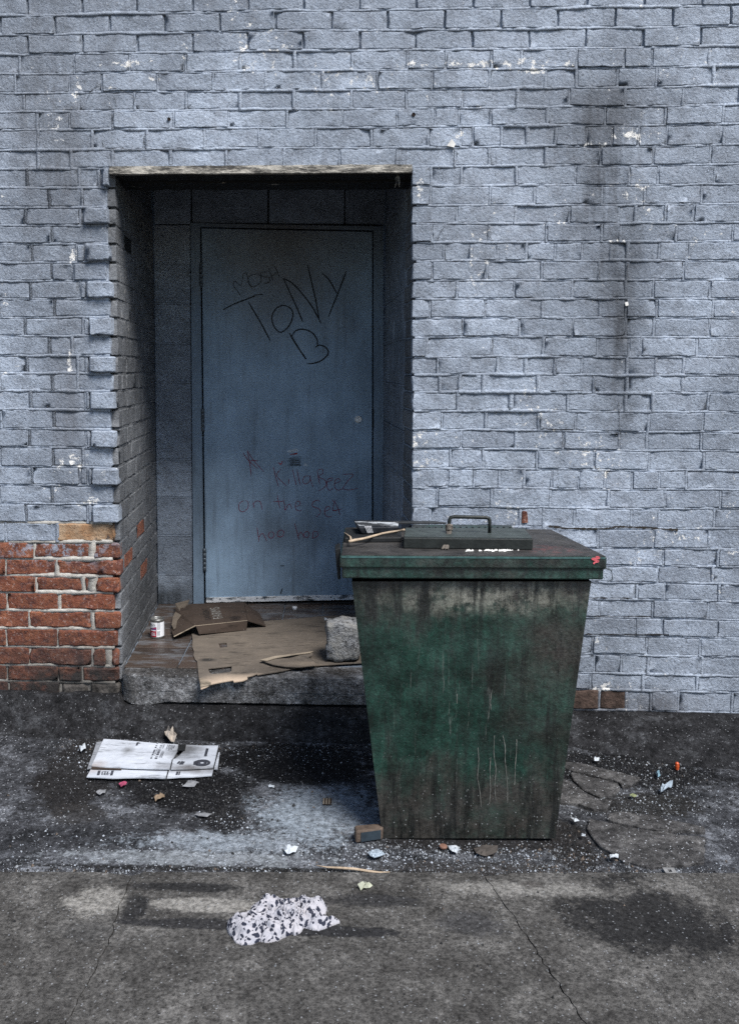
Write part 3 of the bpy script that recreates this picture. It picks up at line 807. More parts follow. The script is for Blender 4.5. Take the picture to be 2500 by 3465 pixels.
# back wall
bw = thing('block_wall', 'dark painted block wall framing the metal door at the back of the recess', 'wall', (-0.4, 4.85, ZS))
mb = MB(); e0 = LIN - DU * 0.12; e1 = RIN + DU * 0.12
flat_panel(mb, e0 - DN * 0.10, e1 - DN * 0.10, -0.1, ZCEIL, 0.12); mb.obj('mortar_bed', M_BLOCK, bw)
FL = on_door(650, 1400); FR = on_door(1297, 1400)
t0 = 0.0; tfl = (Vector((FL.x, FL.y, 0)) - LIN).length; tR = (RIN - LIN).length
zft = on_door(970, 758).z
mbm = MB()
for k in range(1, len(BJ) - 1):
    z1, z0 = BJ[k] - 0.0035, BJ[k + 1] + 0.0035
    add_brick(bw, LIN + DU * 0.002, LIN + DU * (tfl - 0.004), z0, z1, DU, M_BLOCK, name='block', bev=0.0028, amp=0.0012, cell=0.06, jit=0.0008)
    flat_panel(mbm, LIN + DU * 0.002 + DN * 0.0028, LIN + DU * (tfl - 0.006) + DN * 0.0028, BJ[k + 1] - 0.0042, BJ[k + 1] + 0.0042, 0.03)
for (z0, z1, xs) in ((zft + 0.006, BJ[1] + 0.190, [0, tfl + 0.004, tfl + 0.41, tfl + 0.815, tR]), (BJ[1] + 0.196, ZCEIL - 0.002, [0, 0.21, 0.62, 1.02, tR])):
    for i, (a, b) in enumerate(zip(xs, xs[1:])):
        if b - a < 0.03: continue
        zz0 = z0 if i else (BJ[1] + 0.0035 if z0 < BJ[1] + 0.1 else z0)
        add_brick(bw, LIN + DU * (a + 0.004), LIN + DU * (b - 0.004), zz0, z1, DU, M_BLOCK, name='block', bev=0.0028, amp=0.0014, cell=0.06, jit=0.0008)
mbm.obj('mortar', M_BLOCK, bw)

# lintel over the opening
ZLT = on_y(400, 569, YW).z; ZLB = on_y(400, 590, YW).z
lin = thing('door_lintel', 'rusty lintel across the top of the doorway with a flaking white front edge', 'lintel', (-0.28, YW, ZLB))
xl0, xl1 = on_y(373, 575, YW).x, on_y(1393, 570, YW).x
def rough_bar(name, x0, x1, y0, y1, z0, z1, mat, parent, n=50, a=0.002):
    V = []; Fq = []
    for i in range(n + 1):
        x = x0 + (x1 - x0) * i / n
        d = [a * nz(x * 25, k * 7.0, 1.5) + a * .6 * nz(x * 80, k * 3, 5) for k in range(4)]
        V += [(x, y0 + d[0], z0 + d[1]), (x, y0 + d[2], z1 + d[3]), (x, y1, z1 + d[3]), (x, y1, z0 + d[1])]
    for i in range(n):
        q = 4 * i
        for k in range(4): Fq.append((q + k, q + (k + 1) % 4, q + 4 + (k + 1) % 4, q + 4 + k)[::-1])
    Fq += [(0, 1, 2, 3)[::-1], tuple(4 * n + k for k in range(4))]
    return mesh_obj(name, V, Fq, mat, parent)
rough_bar('front_edge', xl0, xl1, YW - 0.014, YW + 0.012, ZLB, ZLT + 0.006, M_LIP, lin)
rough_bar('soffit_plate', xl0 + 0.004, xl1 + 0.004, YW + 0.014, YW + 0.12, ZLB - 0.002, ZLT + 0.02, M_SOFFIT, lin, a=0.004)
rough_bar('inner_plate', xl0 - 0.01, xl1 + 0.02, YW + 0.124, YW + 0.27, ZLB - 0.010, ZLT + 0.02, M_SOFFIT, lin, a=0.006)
mb = MB(); x1 = on_y(1345, 600, YW).x
for k in range(9):
    mb.tube([(x1 + rng.uniform(-.006, .006), YW + 0.02, ZLB), (x1 + rng.uniform(-.012, .012), YW + 0.018, ZLB - rng.uniform(.02, .055))], [0.0016, 0.0006], 4)
mb.obj('hanging_shreds', M_LIP, lin)
ceil = thing('recess_ceiling', 'black ceiling inside the doorway recess behind the lintel', 'ceiling', (-0.3, 4.3, ZCEIL))
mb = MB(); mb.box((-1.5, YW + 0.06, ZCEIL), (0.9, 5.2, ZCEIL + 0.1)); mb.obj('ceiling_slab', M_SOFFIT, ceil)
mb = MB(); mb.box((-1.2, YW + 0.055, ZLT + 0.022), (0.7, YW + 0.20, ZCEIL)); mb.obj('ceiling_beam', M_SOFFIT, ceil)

# ------------------------------------------------------------------ door
door = thing('metal_door', 'blue-grey metal door in the recess scrawled with black and red graffiti', 'door', (-0.25, 4.83, ZS))
def dquad(mb, px, out0, out1):
    """box on the door plane: px = four photo corners (bl, br, tr, tl), from out0 (back) to out1 (front)"""
    lo = [on_door(*p, 0) for p in px]
    mb.hexa([p + DN * out1 for p in lo][::-1] if False else [p + DN * out0 for p in lo], [p + DN * out1 for p in lo])
def dpart(name, px, out0, out1, mat, bev=0.002, **k):
    mb = MB(); dquad(mb, px, out0, out1)
    o = mb.obj(name, mat, door, **k); me = o.data
    b = bmesh.new(); b.from_mesh(me); bmesh.ops.recalc_face_normals(b, faces=b.faces); b.to_mesh(me); b.free()
    if bev: bevel(o, bev)
    return o
zb = 2042
dpart('frame_jamb', [(655, zb), (690.5, zb), (677.5, 755), (645, 753)], -0.09, 0.012, M_FRAME)
dpart('frame_jamb', [(1263, 2036), (1297, 2036), (1296, 766), (1263, 765)], -0.09, 0.012, M_FRAME)
dpart('frame_head', [(677.6, 767.5), (1262.8, 779), (1262.8, 765), (677.6, 755)], -0.09, 0.0115, M_FRAME)
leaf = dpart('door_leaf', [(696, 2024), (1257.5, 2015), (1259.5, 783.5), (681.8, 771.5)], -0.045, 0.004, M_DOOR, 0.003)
mb = MB(); dquad(mb, [(640, 2050), (1300, 2042), (1300, 750), (640, 740)], -0.098, -0.06)
o = mb.obj('gap_shade', M_GREASE, door)  # black sheet behind the leaf, put in as the gap's shade
sw = dpart('door_sweep', [(698, 2038), (1258, 2027), (1258, 2010), (698, 2021)], -0.02, 0.011, M_SWEEP, 0.001)
mb = MB(); dquad(mb, [(690, 2056), (1262, 2046), (1262, 2034), (690, 2044)], -0.06, 0.006); mb.obj('threshold', M_GREASE, door)
for k in range(5):
    c = on_door(745 + k * 125, 2027 - k * 2.2, 0.012); mb = MB()
    mb.tube([c - DN * 0.002, c + DN * 0.0015], 0.004, 8); mb.obj('screw', M_HINGE, sw)
for (x0, y0, x1, y1) in ((680, 890, 680.5, 970), (686, 1381, 687, 1458), (692, 1856, 693, 1932)):
    hg = MB(); a = on_door(x0, y0, 0.016); b = on_door(x1, y1, 0.016)
    nseg = 5; pts = []; rr = []
    for i in range(nseg):
        p = a + (b - a) * (i / nseg + 0.006); q = a + (b - a) * ((i + 1) / nseg - 0.006)
        pts += [p, p + (q - p) * .02, q - (q - p) * .02, q]; rr += [0.006, 0.0085, 0.0085, 0.006]
    hg.tube(pts, rr, 10); h = hg.obj('hinge', M_HINGE, door, smooth=True)
    lf = MB(); dquad(lf, [(x1 - 6, y1), (x1 + 6, y1), (x0 + 6, y0), (x0 - 6, y0)], 0.0045, 0.013)
    lf.obj('hinge_leaf', M_HINGE, h)
c = on_door(1212, 1418, 0.004)
mb = MB()
prof = [(0.0, 0.020), (0.006, 0.020), (0.0185, 0.016), (0.0205, 0.010), (0.0215, 0.0)]
def disc_on_door(mb, c, prof, n=28):
    V = []; Fq = []
    for r, h in prof:
        for k in range(n):
            w = 2 * pi * k / n; V.append(c + DU * (r * cos(w)) + Vector((0, 0, r * sin(w))) + DN * h)
    for i in range(len(prof) - 1):
        for k in range(n):
            k2 = (k + 1) % n; Fq.append((i * n + k, (i + 1) * n + k, (i + 1) * n + k2, i * n + k2))
    mb.add(V, Fq)
disc_on_door(mb, c, [(0.0005, 0.008), (0.0125, 0.008), (0.0135, 0.012), (0.0165, 0.012), (0.019, 0.006), (0.0205, 0.0)])
lock = mb.obj('lock_collar', M_STEEL, door, smooth=True)
mb = MB(); disc_on_door(mb, c + Vector((0, 0, -0.002)), [(0.0005, 0.0125), (0.0075, 0.0125), (0.0085, 0.008)]); pl = mb.obj('lock_plug', M_STEEL, lock)
mb = MB(); k0 = c + DN * 0.0131 + Vector((0, 0, -0.002)); mb.ribbon([k0 + Vector((0, 0, 0.005)), k0 + Vector((0, 0, -0.005))], 0.0026, DN); mb.obj('keyhole', M_KEY, lock)
mb = MB(); c2 = on_door(1264, 1418, 0.0125); mb.ribbon([c2 + Vector((0, 0, .05)), c2 - Vector((0, 0, .05))], 0.004, DN); mb.obj('strike_plate', M_KEY, door)

# graffiti: strokes in photo pixels, laid on the leaf
def smooth_line(p, n=6):
    out = []
    for i in range(len(p) - 1):
        a = p[max(i - 1, 0)]; b = p[i]; c = p[i + 1]; d = p[min(i + 2, len(p) - 1)]
        for k in range(n):
            t = k / n
            out.append(tuple(0.5 * (2 * b[j] + (c[j] - a[j]) * t + (2 * a[j] - 5 * b[j] + 4 * c[j] - d[j]) * t * t + (3 * b[j] - a[j] - 3 * c[j] + d[j]) * t ** 3) for j in (0, 1)))
    out.append(tuple(p[-1])); return out
OUTN = [0]
def graffiti(name, strokes, width, mat, ox, oy, sc, curve=True, label=None):
    mb = MB()
    for st in strokes:
        pts = [(ox + x / sc, oy + y / sc) for x, y in st]
        if curve and len(pts) > 2: pts = smooth_line(pts)
        OUTN[0] += 1
        o = 0.0048 + 0.00004 * (OUTN[0] % 20)
        m_ = len(pts)
        if m_ == 2:
            pts = [tuple(pts[0][j] + (pts[1][j] - pts[0][j]) * k / 8 for j in (0, 1)) for k in range(9)]; m_ = 9
        ws = [width * (0.55 + 0.45 * min(1, 3 * min(i, m_ - 1 - i) / m_ + 0.35)) * (1 + 0.25 * nz(i * .7, OUTN[0], 2)) for i in range(m_)]
        mb.ribbon([on_door(x, y, o) for x, y in pts], ws, DN)
    return mb.obj(name, mat, leaf, label=label)
M_MARK = plain('black_marker', (0.012, 0.015, 0.018), 0.7)
M_THIN = plain('thin_black_marker', (0.030, 0.034, 0.040), 0.7)
M_RED = plain('dark_red_marker', (0.17, 0.028, 0.058), 0.7)
M_WHITEM = plain('white_marker', (0.55, 0.62, 0.68), 0.7)
M_CHALK = plain('faint_scratch', (0.26, 0.30, 0.34), 0.8)
gx, gy, gs = 640, 700, 2.337
graffiti('graffiti', [[(268, 812), (360, 765), (470, 722), (545, 692), (583, 693)], [(466, 748), (560, 905), (640, 1055)],
    [(745, 775), (690, 800), (655, 865), (665, 930), (695, 975), (730, 988), (785, 945), (818, 870), (812, 815), (770, 782), (720, 777)],
    [(898, 908), (860, 815), (745, 563)], [(745, 563), (830, 615), (960, 770), (1040, 915)], [(935, 455), (970, 600), (1005, 760), (1030, 905)],
    [(1050, 522), (1110, 580), (1165, 680)], [(1243, 505), (1180, 670), (1100, 870)],
    [(792, 997), (850, 1090), (922, 1205)], [(800, 1015), (860, 1110), (925, 1200)],
    [(812, 1020), (840, 980), (890, 966), (960, 985), (1005, 1035), (1015, 1085), (1000, 1108)],
    [(1000, 1108), (1035, 1092), (1085, 1115), (1100, 1155), (1065, 1200), (1000, 1232), (930, 1240)]], 0.0072, M_MARK, gx, gy, gs, label='large black marker name sprawled over the upper door')
graffiti('graffiti', [[(408, 703), (380, 660), (347, 620)], [(347, 620), (360, 585), (410, 620), (425, 535)], [(425, 535), (450, 520), (470, 580), (495, 645)],
    [(530, 530), (485, 540), (465, 585), (490, 625), (540, 615), (570, 575), (555, 535), (515, 528)], [(618, 512), (570, 515), (575, 545), (630, 560), (635, 590), (590, 606)],
    [(628, 482), (650, 540), (662, 585)], [(676, 463), (700, 520), (714, 558)], [(632, 560), (705, 510)]], 0.0038, M_THIN, gx, gy, gs, label='small thin black word above the large name')
graffiti('graffiti', [[(460, 690), (466, 680), (475, 697), (485, 680), (492, 700)], [(520, 705), (545, 690), (570, 680), (590, 650), (600, 660), (620, 655)],
    [(575, 735), (580, 715), (595, 720), (605, 708), (640, 690), (648, 705)], [(660, 640), (675, 620), (692, 632), (680, 655), (676, 668)]], 0.003, M_CHALK, gx, gy, gs, label='faint pale scratches beside the large name')
gx, gy, gs = 640, 1450, 2.479
graffiti('graffiti', [[(452, 203), (500, 270), (575, 335)], [(520, 400), (510, 300), (487, 185)], [(487, 185), (540, 265), (625, 362)], [(500, 270), (575, 268)],
    [(705, 322), (730, 420), (750, 488)], [(770, 340), (735, 395), (815, 480)], [(838, 420), (836, 460)], [(868, 345), (885, 420), (898, 475)], [(905, 345), (920, 420), (932, 472)],
    [(1005, 400), (970, 400), (952, 440), (975, 465), (1010, 440), (1015, 395), (1020, 440), (1040, 490)],
    [(1075, 355), (1085, 420), (1097, 470)], [(1075, 350), (1115, 340), (1120, 375), (1085, 405), (1135, 430), (1150, 470), (1120, 505), (1085, 522)],
    [(1150, 450), (1200, 430), (1195, 415), (1160, 430), (1155, 490), (1180, 518), (1205, 500)], [(1215, 465), (1265, 440), (1255, 420), (1225, 435), (1220, 490), (1250, 518), (1280, 505)],
    [(1290, 385), (1375, 385), (1330, 440), (1285, 505)], [(1285, 505), (1340, 515), (1415, 500)]], 0.0034, M_RED, gx, gy, gs, label='thin red scrawl across the lower half of the door')
graffiti('graffiti', [[(455, 605), (420, 630), (420, 680), (450, 698), (490, 670), (495, 620), (470, 603)], [(535, 620), (545, 665)], [(535, 635), (560, 610), (590, 610), (605, 640), (613, 680)],
    [(740, 560), (750, 620), (765, 670)], [(708, 612), (790, 610)], [(790, 600), (800, 640), (805, 685), (830, 640), (850, 640), (860, 675)], [(890, 655), (930, 640), (925, 612), (900, 615), (890, 660), (910, 688), (945, 685)],
    [(1100, 610), (1060, 603), (1032, 630), (1040, 655), (1090, 675), (1100, 710), (1065, 742)], [(1130, 700), (1180, 675), (1175, 655), (1145, 665), (1135, 710), (1165, 742), (1200, 735)], [(1225, 600), (1205, 680), (1240, 690)], [(1195, 597), (1235, 640), (1265, 725)], [(1200, 690), (1282, 675)],
    [(570, 830), (580, 900), (587, 950)], [(583, 915), (610, 880), (630, 900), (650, 945)], [(690, 865), (668, 880), (668, 910), (695, 918), (713, 890), (695, 865)], [(770, 850), (742, 870), (745, 905), (780, 905), (795, 870), (770, 848)],
    [(885, 797), (905, 870), (920, 932)], [(915, 900), (935, 870), (955, 895), (960, 922)], [(990, 860), (965, 880), (970, 910), (995, 912), (1008, 885), (990, 860)], [(1040, 865), (1035, 925)], [(1040, 860), (1075, 870), (1080, 900), (1040, 922)]],
    0.0034, M_RED, gx, gy, gs, label='thin red lines of handwriting low on the door')
graffiti('graffiti', [[(820, 190), (905, 170), (825, 197), (915, 178), (840, 200), (918, 186)], [(960, 312), (975, 295), (985, 318)], [(960, 305), (990, 308)]], 0.0042, M_WHITEM, gx, gy, gs, label='short white scribble above the red writing')
graffiti('graffiti', [[(845, 218), (905, 206), (870, 216), (910, 212)], [(747, 285), (770, 298), (780, 272)], [(755, 290), (765, 300), (777, 290)]], 0.0042, plain('bright_red_marker', (0.30, 0.02, 0.03), 0.7), gx, gy, gs, label='tiny bright red dashes above the red writing')
sc_ = []
for k in range(9): sc_.append([(828 + rng.uniform(-8, 20), 242 + k * 9), (925 + rng.uniform(0, 25), 240 + k * 9 + rng.uniform(-5, 8))])
for k in range(8): sc_.append([(848 + k * 12, 250 + rng.uniform(-8, 8)), (846 + k * 12 + rng.uniform(-8, 8), 322 + rng.uniform(-10, 8))])
graffiti('graffiti', sc_, 0.0022, M_MARK, gx, gy, gs, label='black crossed-out scribble patch above the red writing')
graffiti('graffiti', [[(1125, 925), (1130, 930)], [(1143, 922), (1147, 930)], [(1183, 920), (1192, 922)], [(765, 1388), (775, 1355), (785, 1340)], [(770, 1386), (782, 1352)], [(765, 1152), (800, 1152)]], 0.004, M_MARK, gx, gy, gs, label='small black marks near the foot of the door')

def text_mesh(s, size=1.0):
    cu = bpy.data.curves.new('t', 'FONT'); cu.body = s; cu.size = size; cu.align_x = 'LEFT'; cu.resolution_u = 3
    o = bpy.data.objects.new('t', cu); COL.objects.link(o)
    dg = bpy.context.evaluated_depsgraph_get(); me = bpy.data.meshes.new_from_object(o.evaluated_get(dg))
    V = [v.co.copy() for v in me.vertices]; Fq = [tuple(p.vertices) for p in me.polygons]
    bpy.data.objects.remove(o); bpy.data.curves.remove(cu); bpy.data.meshes.remove(me)
    return V, Fq
def text_on(mb, s, o, ux, uy, w, h, bold=0.0):
    """text filling the rectangle w x h at o along ux, uy"""
    V, Fq = text_mesh(s)
    x0 = min(v.x for v in V); x1 = max(v.x for v in V); y0 = min(v.y for v in V); y1 = max(v.y for v in V)
    mb.add([Vector(o) + Vector(ux) * ((v.x - x0) / (x1 - x0) * w) + Vector(uy) * ((v.y - y0) / (y1 - y0) * h) for v in V], Fq)
a = on_door(1066, 2022.5, 0.0118); b = on_door(1082, 2022.2, 0.0118)
mb = MB(); text_on(mb, 'KNC', a, (b - a).normalized(), (0, 0, 1), (b - a).length, 0.0075); mb.obj('print', M_INK, sw)

# ------------------------------------------------------------------ doorstep with tiles
XSL, XSR = X_OPEN_L - 0.02, X_OPEN_R + 0.02
stp = thing('doorstep', 'tiled doorstep with a pitted concrete front edge under the doorway', 'doorstep', (-0.3, YW, 0.0))
YF = YW - 0.035
ZSB = on_y(600, 2379, YF).z
def step_front():
    """rounded concrete front: profile swept along x with worn edges"""
    prof = [(YW + 0.10, ZS - 0.006), (YF + 0.035, ZS - 0.005), (YF + 0.010, ZS - 0.007), (YF + 0.002, ZS - 0.013), (YF, ZS - 0.03), (YF - 0.002, ZS - 0.075), (YF - 0.001, (ZS + ZSB) / 2 - 0.01),
            (YF + 0.000, ZSB + 0.02), (YF + 0.001, ZSB + 0.004), (YF + 0.008, ZSB), (YF + 0.10, ZSB)]
    xa, xb = on_y(412, 2330, YF).x, XSR + 0.02
    n = 90; V = []; Fq = []
    for i in range(n + 1):
        x = xa + (xb - xa) * i / n
        e = max(0, 1 - (x - xa) / 0.05)
        for k, (y, z) in enumerate(prof):
            w = 0.0035 * nz(x * 18, z * 40, k * .3) + 0.002 * nz(x * 60, z * 60, 7)
            dy = w + 0.030 * e * e
            dz = 0.003 * nz(x * 14, k, 2) if k > 6 else 0.0015 * nz(x * 20, k, 3)
            if k >= 7 and x < xa + 0.19: dz -= 0.022 * (1 - abs((x - xa - 0.09) / 0.10)) if abs(x - xa - 0.09) < 0.1 else 0
            V.append((x, y + dy, z + dz))
    m = len(prof)
    for i in range(n):
        for k in range(m - 1): Fq.append((i * m + k, i * m + k + 1, (i + 1) * m + k + 1, (i + 1) * m + k))
    Fq.append(tuple(range(m))[::-1]); Fq.append(tuple(n * m + k for k in range(m)))
    return mesh_obj('nosing', V, Fq, M_STEP, stp, smooth=False)
step_front()
mb = MB(); mb.box((-1.15, YW + 0.055, -0.05), (0.45, 5.0, ZS - 0.009)); mb.obj('grout_bed', M_GROUT, stp)
TY = [3.745, 3.826, 3.918, 4.018, 4.118, 4.222]
while TY[-1] < 4.85: TY.append(TY[-1] + 0.104)
XG = -0.652
tb_m = {}
for j in range(len(TY) - 1):
    y0, y1 = TY[j], TY[j + 1]
    edge_l = LOUT.x + (LIN.x - LOUT.x) * max(0, ((y0 + y1) / 2 - YW)) / (LIN.y - YW) + 0.004
    edge_r = ROUT.x + (RIN.x - ROUT.x) * max(0, ((y0 + y1) / 2 - YW)) / (RIN.y - YW) - 0.004
    xs = [edge_l] + [x for x in (XG, XG + 0.206, XG + 0.412, XG + 0.618, XG + 0.824) if edge_l + 0.02 < x < edge_r - 0.02] + [edge_r]
    for a, b in zip(xs, xs[1:]):
        if j < 5 and a > XG + 0.15: continue                 # wholly under the flattened cardboard
        mb = MB(); t = rng.uniform(-0.0006, 0.0006)
        mb.box((a + 0.0035, y0 + 0.0035, ZS - 0.02), (b - 0.0035, min(y1, 4.80) - 0.0035, ZS - 0.0005 + t))
        bevel(mb.obj('tile', M_TILE, stp), 0.0012, 1)

# ------------------------------------------------------------------ ground
def grid_sheet(name, xs, ys, zf, mat, **k):
    V = [(x, y, zf(x, y)) for y in ys for x in xs]; n = len(xs)
    Fq = [(j * n + i, j * n + i + 1, (j + 1) * n + i + 1, (j + 1) * n + i) for j in range(len(ys) - 1) for i in range(n - 1)]
    return mesh_obj(name, V, Fq, mat, smooth=True, **k)
def lin_(a, b, n): return [a + (b - a) * i / n for i in range(n + 1)]
gxs = [-60, -30, -15, -8, -5, -3] + lin_(-1.9, 2.3, 150) + [3.5, 5, 8, 15, 30, 60]
gys = [-60, -30, -15, -6, -2, 0, 1.0] + lin_(1.5, 3.72, 90) + [4.2, 8, 20, 60]
def ground_z(x, y):
    if y > 4 or x < -3 or x > 3 or y < 1.2: return -0.004 if y < 3.8 else -0.05
    return 0.0045 * fbm(x * 3, y * 3, 1) + 0.0022 * nz(x * 22, y * 22, 3) - 0.004 + 0.012 * max(0, (y - 3.3)) * 2 * nz(x * 5, y * 5, 9)
grid_sheet('ground', gxs, gys, ground_z, M_GROUND, kind='structure')
# foreground slabs, parted by the two cracks that run down the picture
A, B = on_z(215, 2962), on_z(2285, 2966)
def seam_y(x): return A.y + (B.y - A.y) * (x - A.x) / (B.x - A.x)
def crack(pts):
    w = [on_z(*p, 0.012) for p in pts]
    d = (w[-1] - w[-2]).normalized(); end = w[-1] + d * (w[-1].y - 1.3) / -d.y
    w.append(end)
    out = []
    for i in range(len(w) - 1):
        n = max(2, int((w[i + 1] - w[i]).length / 0.018))
        for k in range(n):
            p = w[i].lerp(w[i + 1], k / n)
            p.x += rng.uniform(-0.005, 0.005) if (i or k) else 0
            out.append(p)
    out.append(w[-1]); return out
cr1 = crack([(447, 2962), (425, 3005), (405, 3060), (388, 3110), (380, 3160), (352, 3213)])
cr2 = crack([(1640, 2964), (1672, 3010), (1700, 3050), (1745, 3110), (1790, 3180), (1812, 3213)])
ZSL = 0.010
slabs = []
def slab(name, left, right, label):
    pts = [Vector((p.x + 0.0012 + 0.0022 * abs(nz(p.y * 40, 1, 1)) + rng.uniform(-.0008, .001), p.y, ZSL)) for p in left] if left else [Vector((-6, seam_y(-1.1), ZSL)), Vector((-6, 1.3, ZSL))]
    r = [Vector((p.x - 0.0012 - 0.0022 * abs(nz(p.y * 33, 2, 1)) + rng.uniform(-.0008, .001), p.y, ZSL)) for p in right] if right else [Vector((6, seam_y(1.3), ZSL)), Vector((6, 1.3, ZSL))]
    top = []
    xa, xb = pts[0].x, r[0].x
    n = max(4, int((min(xb, 2.2) - max(xa, -2)) / 0.03))
    for i in range(1, n):
        x = xa + (xb - xa) * i / n
        top.append(Vector((x, seam_y(max(-2, min(2, x))) + 0.003 * nz(x * 16, 0, 2) + 0.002 * nz(x * 60, 0, 2), ZSL)))
    poly = pts + r[::-1] + top[::-1]
    mb = MB(); mb.prism(poly, 0.05)
    o = mb.obj(name, M_SLAB, kind='structure'); return o
slab('pavement', None, cr1, ''); slab('pavement', cr1, cr2, ''); slab('pavement', cr2, None, '')
mb = MB(); mb.box((-60, -60, -0.03), (60, 1.3, ZSL - 0.004)); mb.obj('road', M_SLAB, kind='structure')
# kerb: sloping concrete at the foot of the wall
kr = [on_z(1923, 2527), on_z(2276, 2587)]
def kerb_front(x):
    if x < 0.45: return on_z(700, 2508).y - 0.012 * nz(x * 4, 1, 1)
    t = (x - kr[0].x) / (kr[1].x - kr[0].x); y1 = kr[0].y + (kr[1].y - kr[0].y) * t
    s = min(1, max(0, (x - 0.45) / 0.25)); y0 = on_z(700, 2508).y
    return max(3.0, y0 * (1 - s) + y1 * s)
nu, nv = 280, 16; V = []; Fq = []
for i in range(nu + 1):
    x = -3.05 + 6.5 * i / nu
    yf = kerb_front(x)
    inside = X_OPEN_L < x < X_OPEN_R + 0.05
    zt = ZSB - 0.006 if inside else (0.085 if x > 0 else 0.135)
    yb = YF + 0.03 if inside else YW + 0.02
    for j in range(nv + 1):
        t = j / nv
        if t < 0.25: y = yb + (YF - 0.012 - yb) * t / 0.25 if inside else yb + (YW - 0.03 - yb) * t / 0.25; z = zt - 0.006 * t / 0.25
        else:
            s = (t - 0.25) / 0.75
            ys = YF - 0.012 if inside else YW - 0.03
            y = ys + (yf - ys) * (s ** 1.4); z = (zt - 0.006) * (1 - s ** 1.5) - 0.012 * s
        lump = 1.0 if x > -0.9 else 3.2
        w = 0.006 * lump * fbm(x * 9, y * 9 + z * 9, 2, 4) + 0.0025 * nz(x * 40, y * 40 + z * 40, 4)
        V.append((x, y - w * 0.6, z + w))
for i in range(nu):
    for j in range(nv):
        a = i * (nv + 1) + j; Fq.append((a, a + 1, a + nv + 2, a + nv + 1))
mesh_obj('kerb', V, Fq, M_APRON, kind='structure', smooth=True)
# broken asphalt plates right of the bin
def plate(pts, z=0.0065, th=0.02):
    w = [on_z(x, y, z) for x, y in pts]; q = []
    for i in range(len(w)):
        a, b = w[i], w[(i + 1) % len(w)]; n = max(2, int((b - a).length / 0.02))
        for k in range(n):
            p = a.lerp(b, k / n); q.append(p + Vector((rng.uniform(-.003, .003), rng.uniform(-.005, .005), 0)))
    mb = MB(); mb.prism(q, th); bevel(mb.obj('broken_asphalt', M_PLATE, kind='structure'), 0.003, 1)
R6 = lambda x, y: (1200 + x / 1.487, 2200 + y / 1.487)
plate([R6(*p) for p in ((1000, 560), (1075, 560), (1170, 575), (1290, 605), (1440, 640), (1395, 680), (1345, 690), (1330, 660), (1270, 645), (1160, 620), (1080, 600))])
plate([R6(*p) for p in ((1085, 612), (1160, 632), (1265, 655), (1320, 668), (1335, 695), (1290, 730), (1230, 735), (1150, 700), (1105, 655))])
plate([R6(*p) for p in ((1000, 640), (1090, 662), (1140, 705), (1225, 748), (1295, 755), (1265, 800), (1200, 800), (1120, 770), (990, 765))])
plate([R6(*p) for p in ((1280, 820), (1330, 812), (1480, 830), (1640, 862), (1760, 890), (1760, 910), (1560, 905), (1400, 885), (1270, 850))])
plate([R6(*p) for p in ((1180, 850), (1270, 868), (1400, 897), (1620, 925), (1760, 940), (1760, 1070), (1500, 1090), (1350, 1060), (1230, 980), (1170, 900))])

# ------------------------------------------------------------------ bin
YBF = on_z(1296, 2835, 0.0).y
bin_ = thing('litter_bin', 'large tapering green metal litter bin streaked with brown grime before the wall', 'bin', (0.46, YBF + 0.35, 0.0))
YLF = YBF - 0.055
ZRIM = on_y(1600, 1963, YLF + 0.01).z
b0 = on_y(1294, 2838, YBF); b1 = on_y(1878, 2838, YBF)
t0_ = on_y(1190, 1968, YLF + 0.035); t1_ = on_y(2000, 1968, YLF + 0.035)
zb0 = b0.z
BD, TD = 0.46, 0.60
def loft(mb, lo, hi, n, m):
    """four walls between a bottom and a top rectangle, slightly dented"""
    for k in range(4):
        a, b, c, d = Vector(lo[k]), Vector(lo[(k + 1) % 4]), Vector(hi[(k + 1) % 4]), Vector(hi[k])
        nr = (b - a).cross(d - a).normalized(); V = []; Fq = []
        for j in range(m + 1):
            for i in range(n + 1):
                u, v = i / n, j / m
                p = a.lerp(b, u).lerp(d.lerp(c, u), v)
                e = min(u, 1 - u, v, 1 - v) * 6
                p += nr * 0.005 * nz(p.x * 4, p.z * 4 + p.y * 4, 3) * min(1, e)
                V.append(p)
        for j in range(m):
            for i in range(n): Fq.append((j * (n + 1) + i, j * (n + 1) + i + 1, (j + 1) * (n + 1) + i + 1, (j + 1) * (n + 1) + i))
        mb.add(V, Fq)
lo = [b0, b1, Vector((b1.x - 0.01, YBF + BD, zb0)), Vector((b0.x + 0.02, YBF + BD, zb0))]
hi = [t0_, t1_, Vector((t1_.x + 0.0, t1_.y + TD, t1_.z + 0.02)), Vector((t0_.x + 0.03, t0_.y + TD, t0_.z + 0.02))]
mb = MB(); loft(mb, lo, hi, 24, 30); body = mb.obj('body', M_BIN, bin_, smooth=False)
for p in body.data.polygons: p.use_smooth = True
mb = MB(); mb.box((b0.x + 0.014, YBF + 0.02, -0.006), (b1.x - 0.02, YBF + BD - 0.02, zb0 + 0.004)); mb.obj('base', M_GREASE, bin_)
mb = MB(); q = 0.004
mb.ribbon([b0 + Vector((0, -q, 0)), t0_ + Vector((0, -q, 0))], 0.012, (0, -1, 0)); mb.ribbon([b1 + Vector((0, -q, 0)), t1_ + Vector((0, -q, 0))], 0.010, (0, -1, 0))
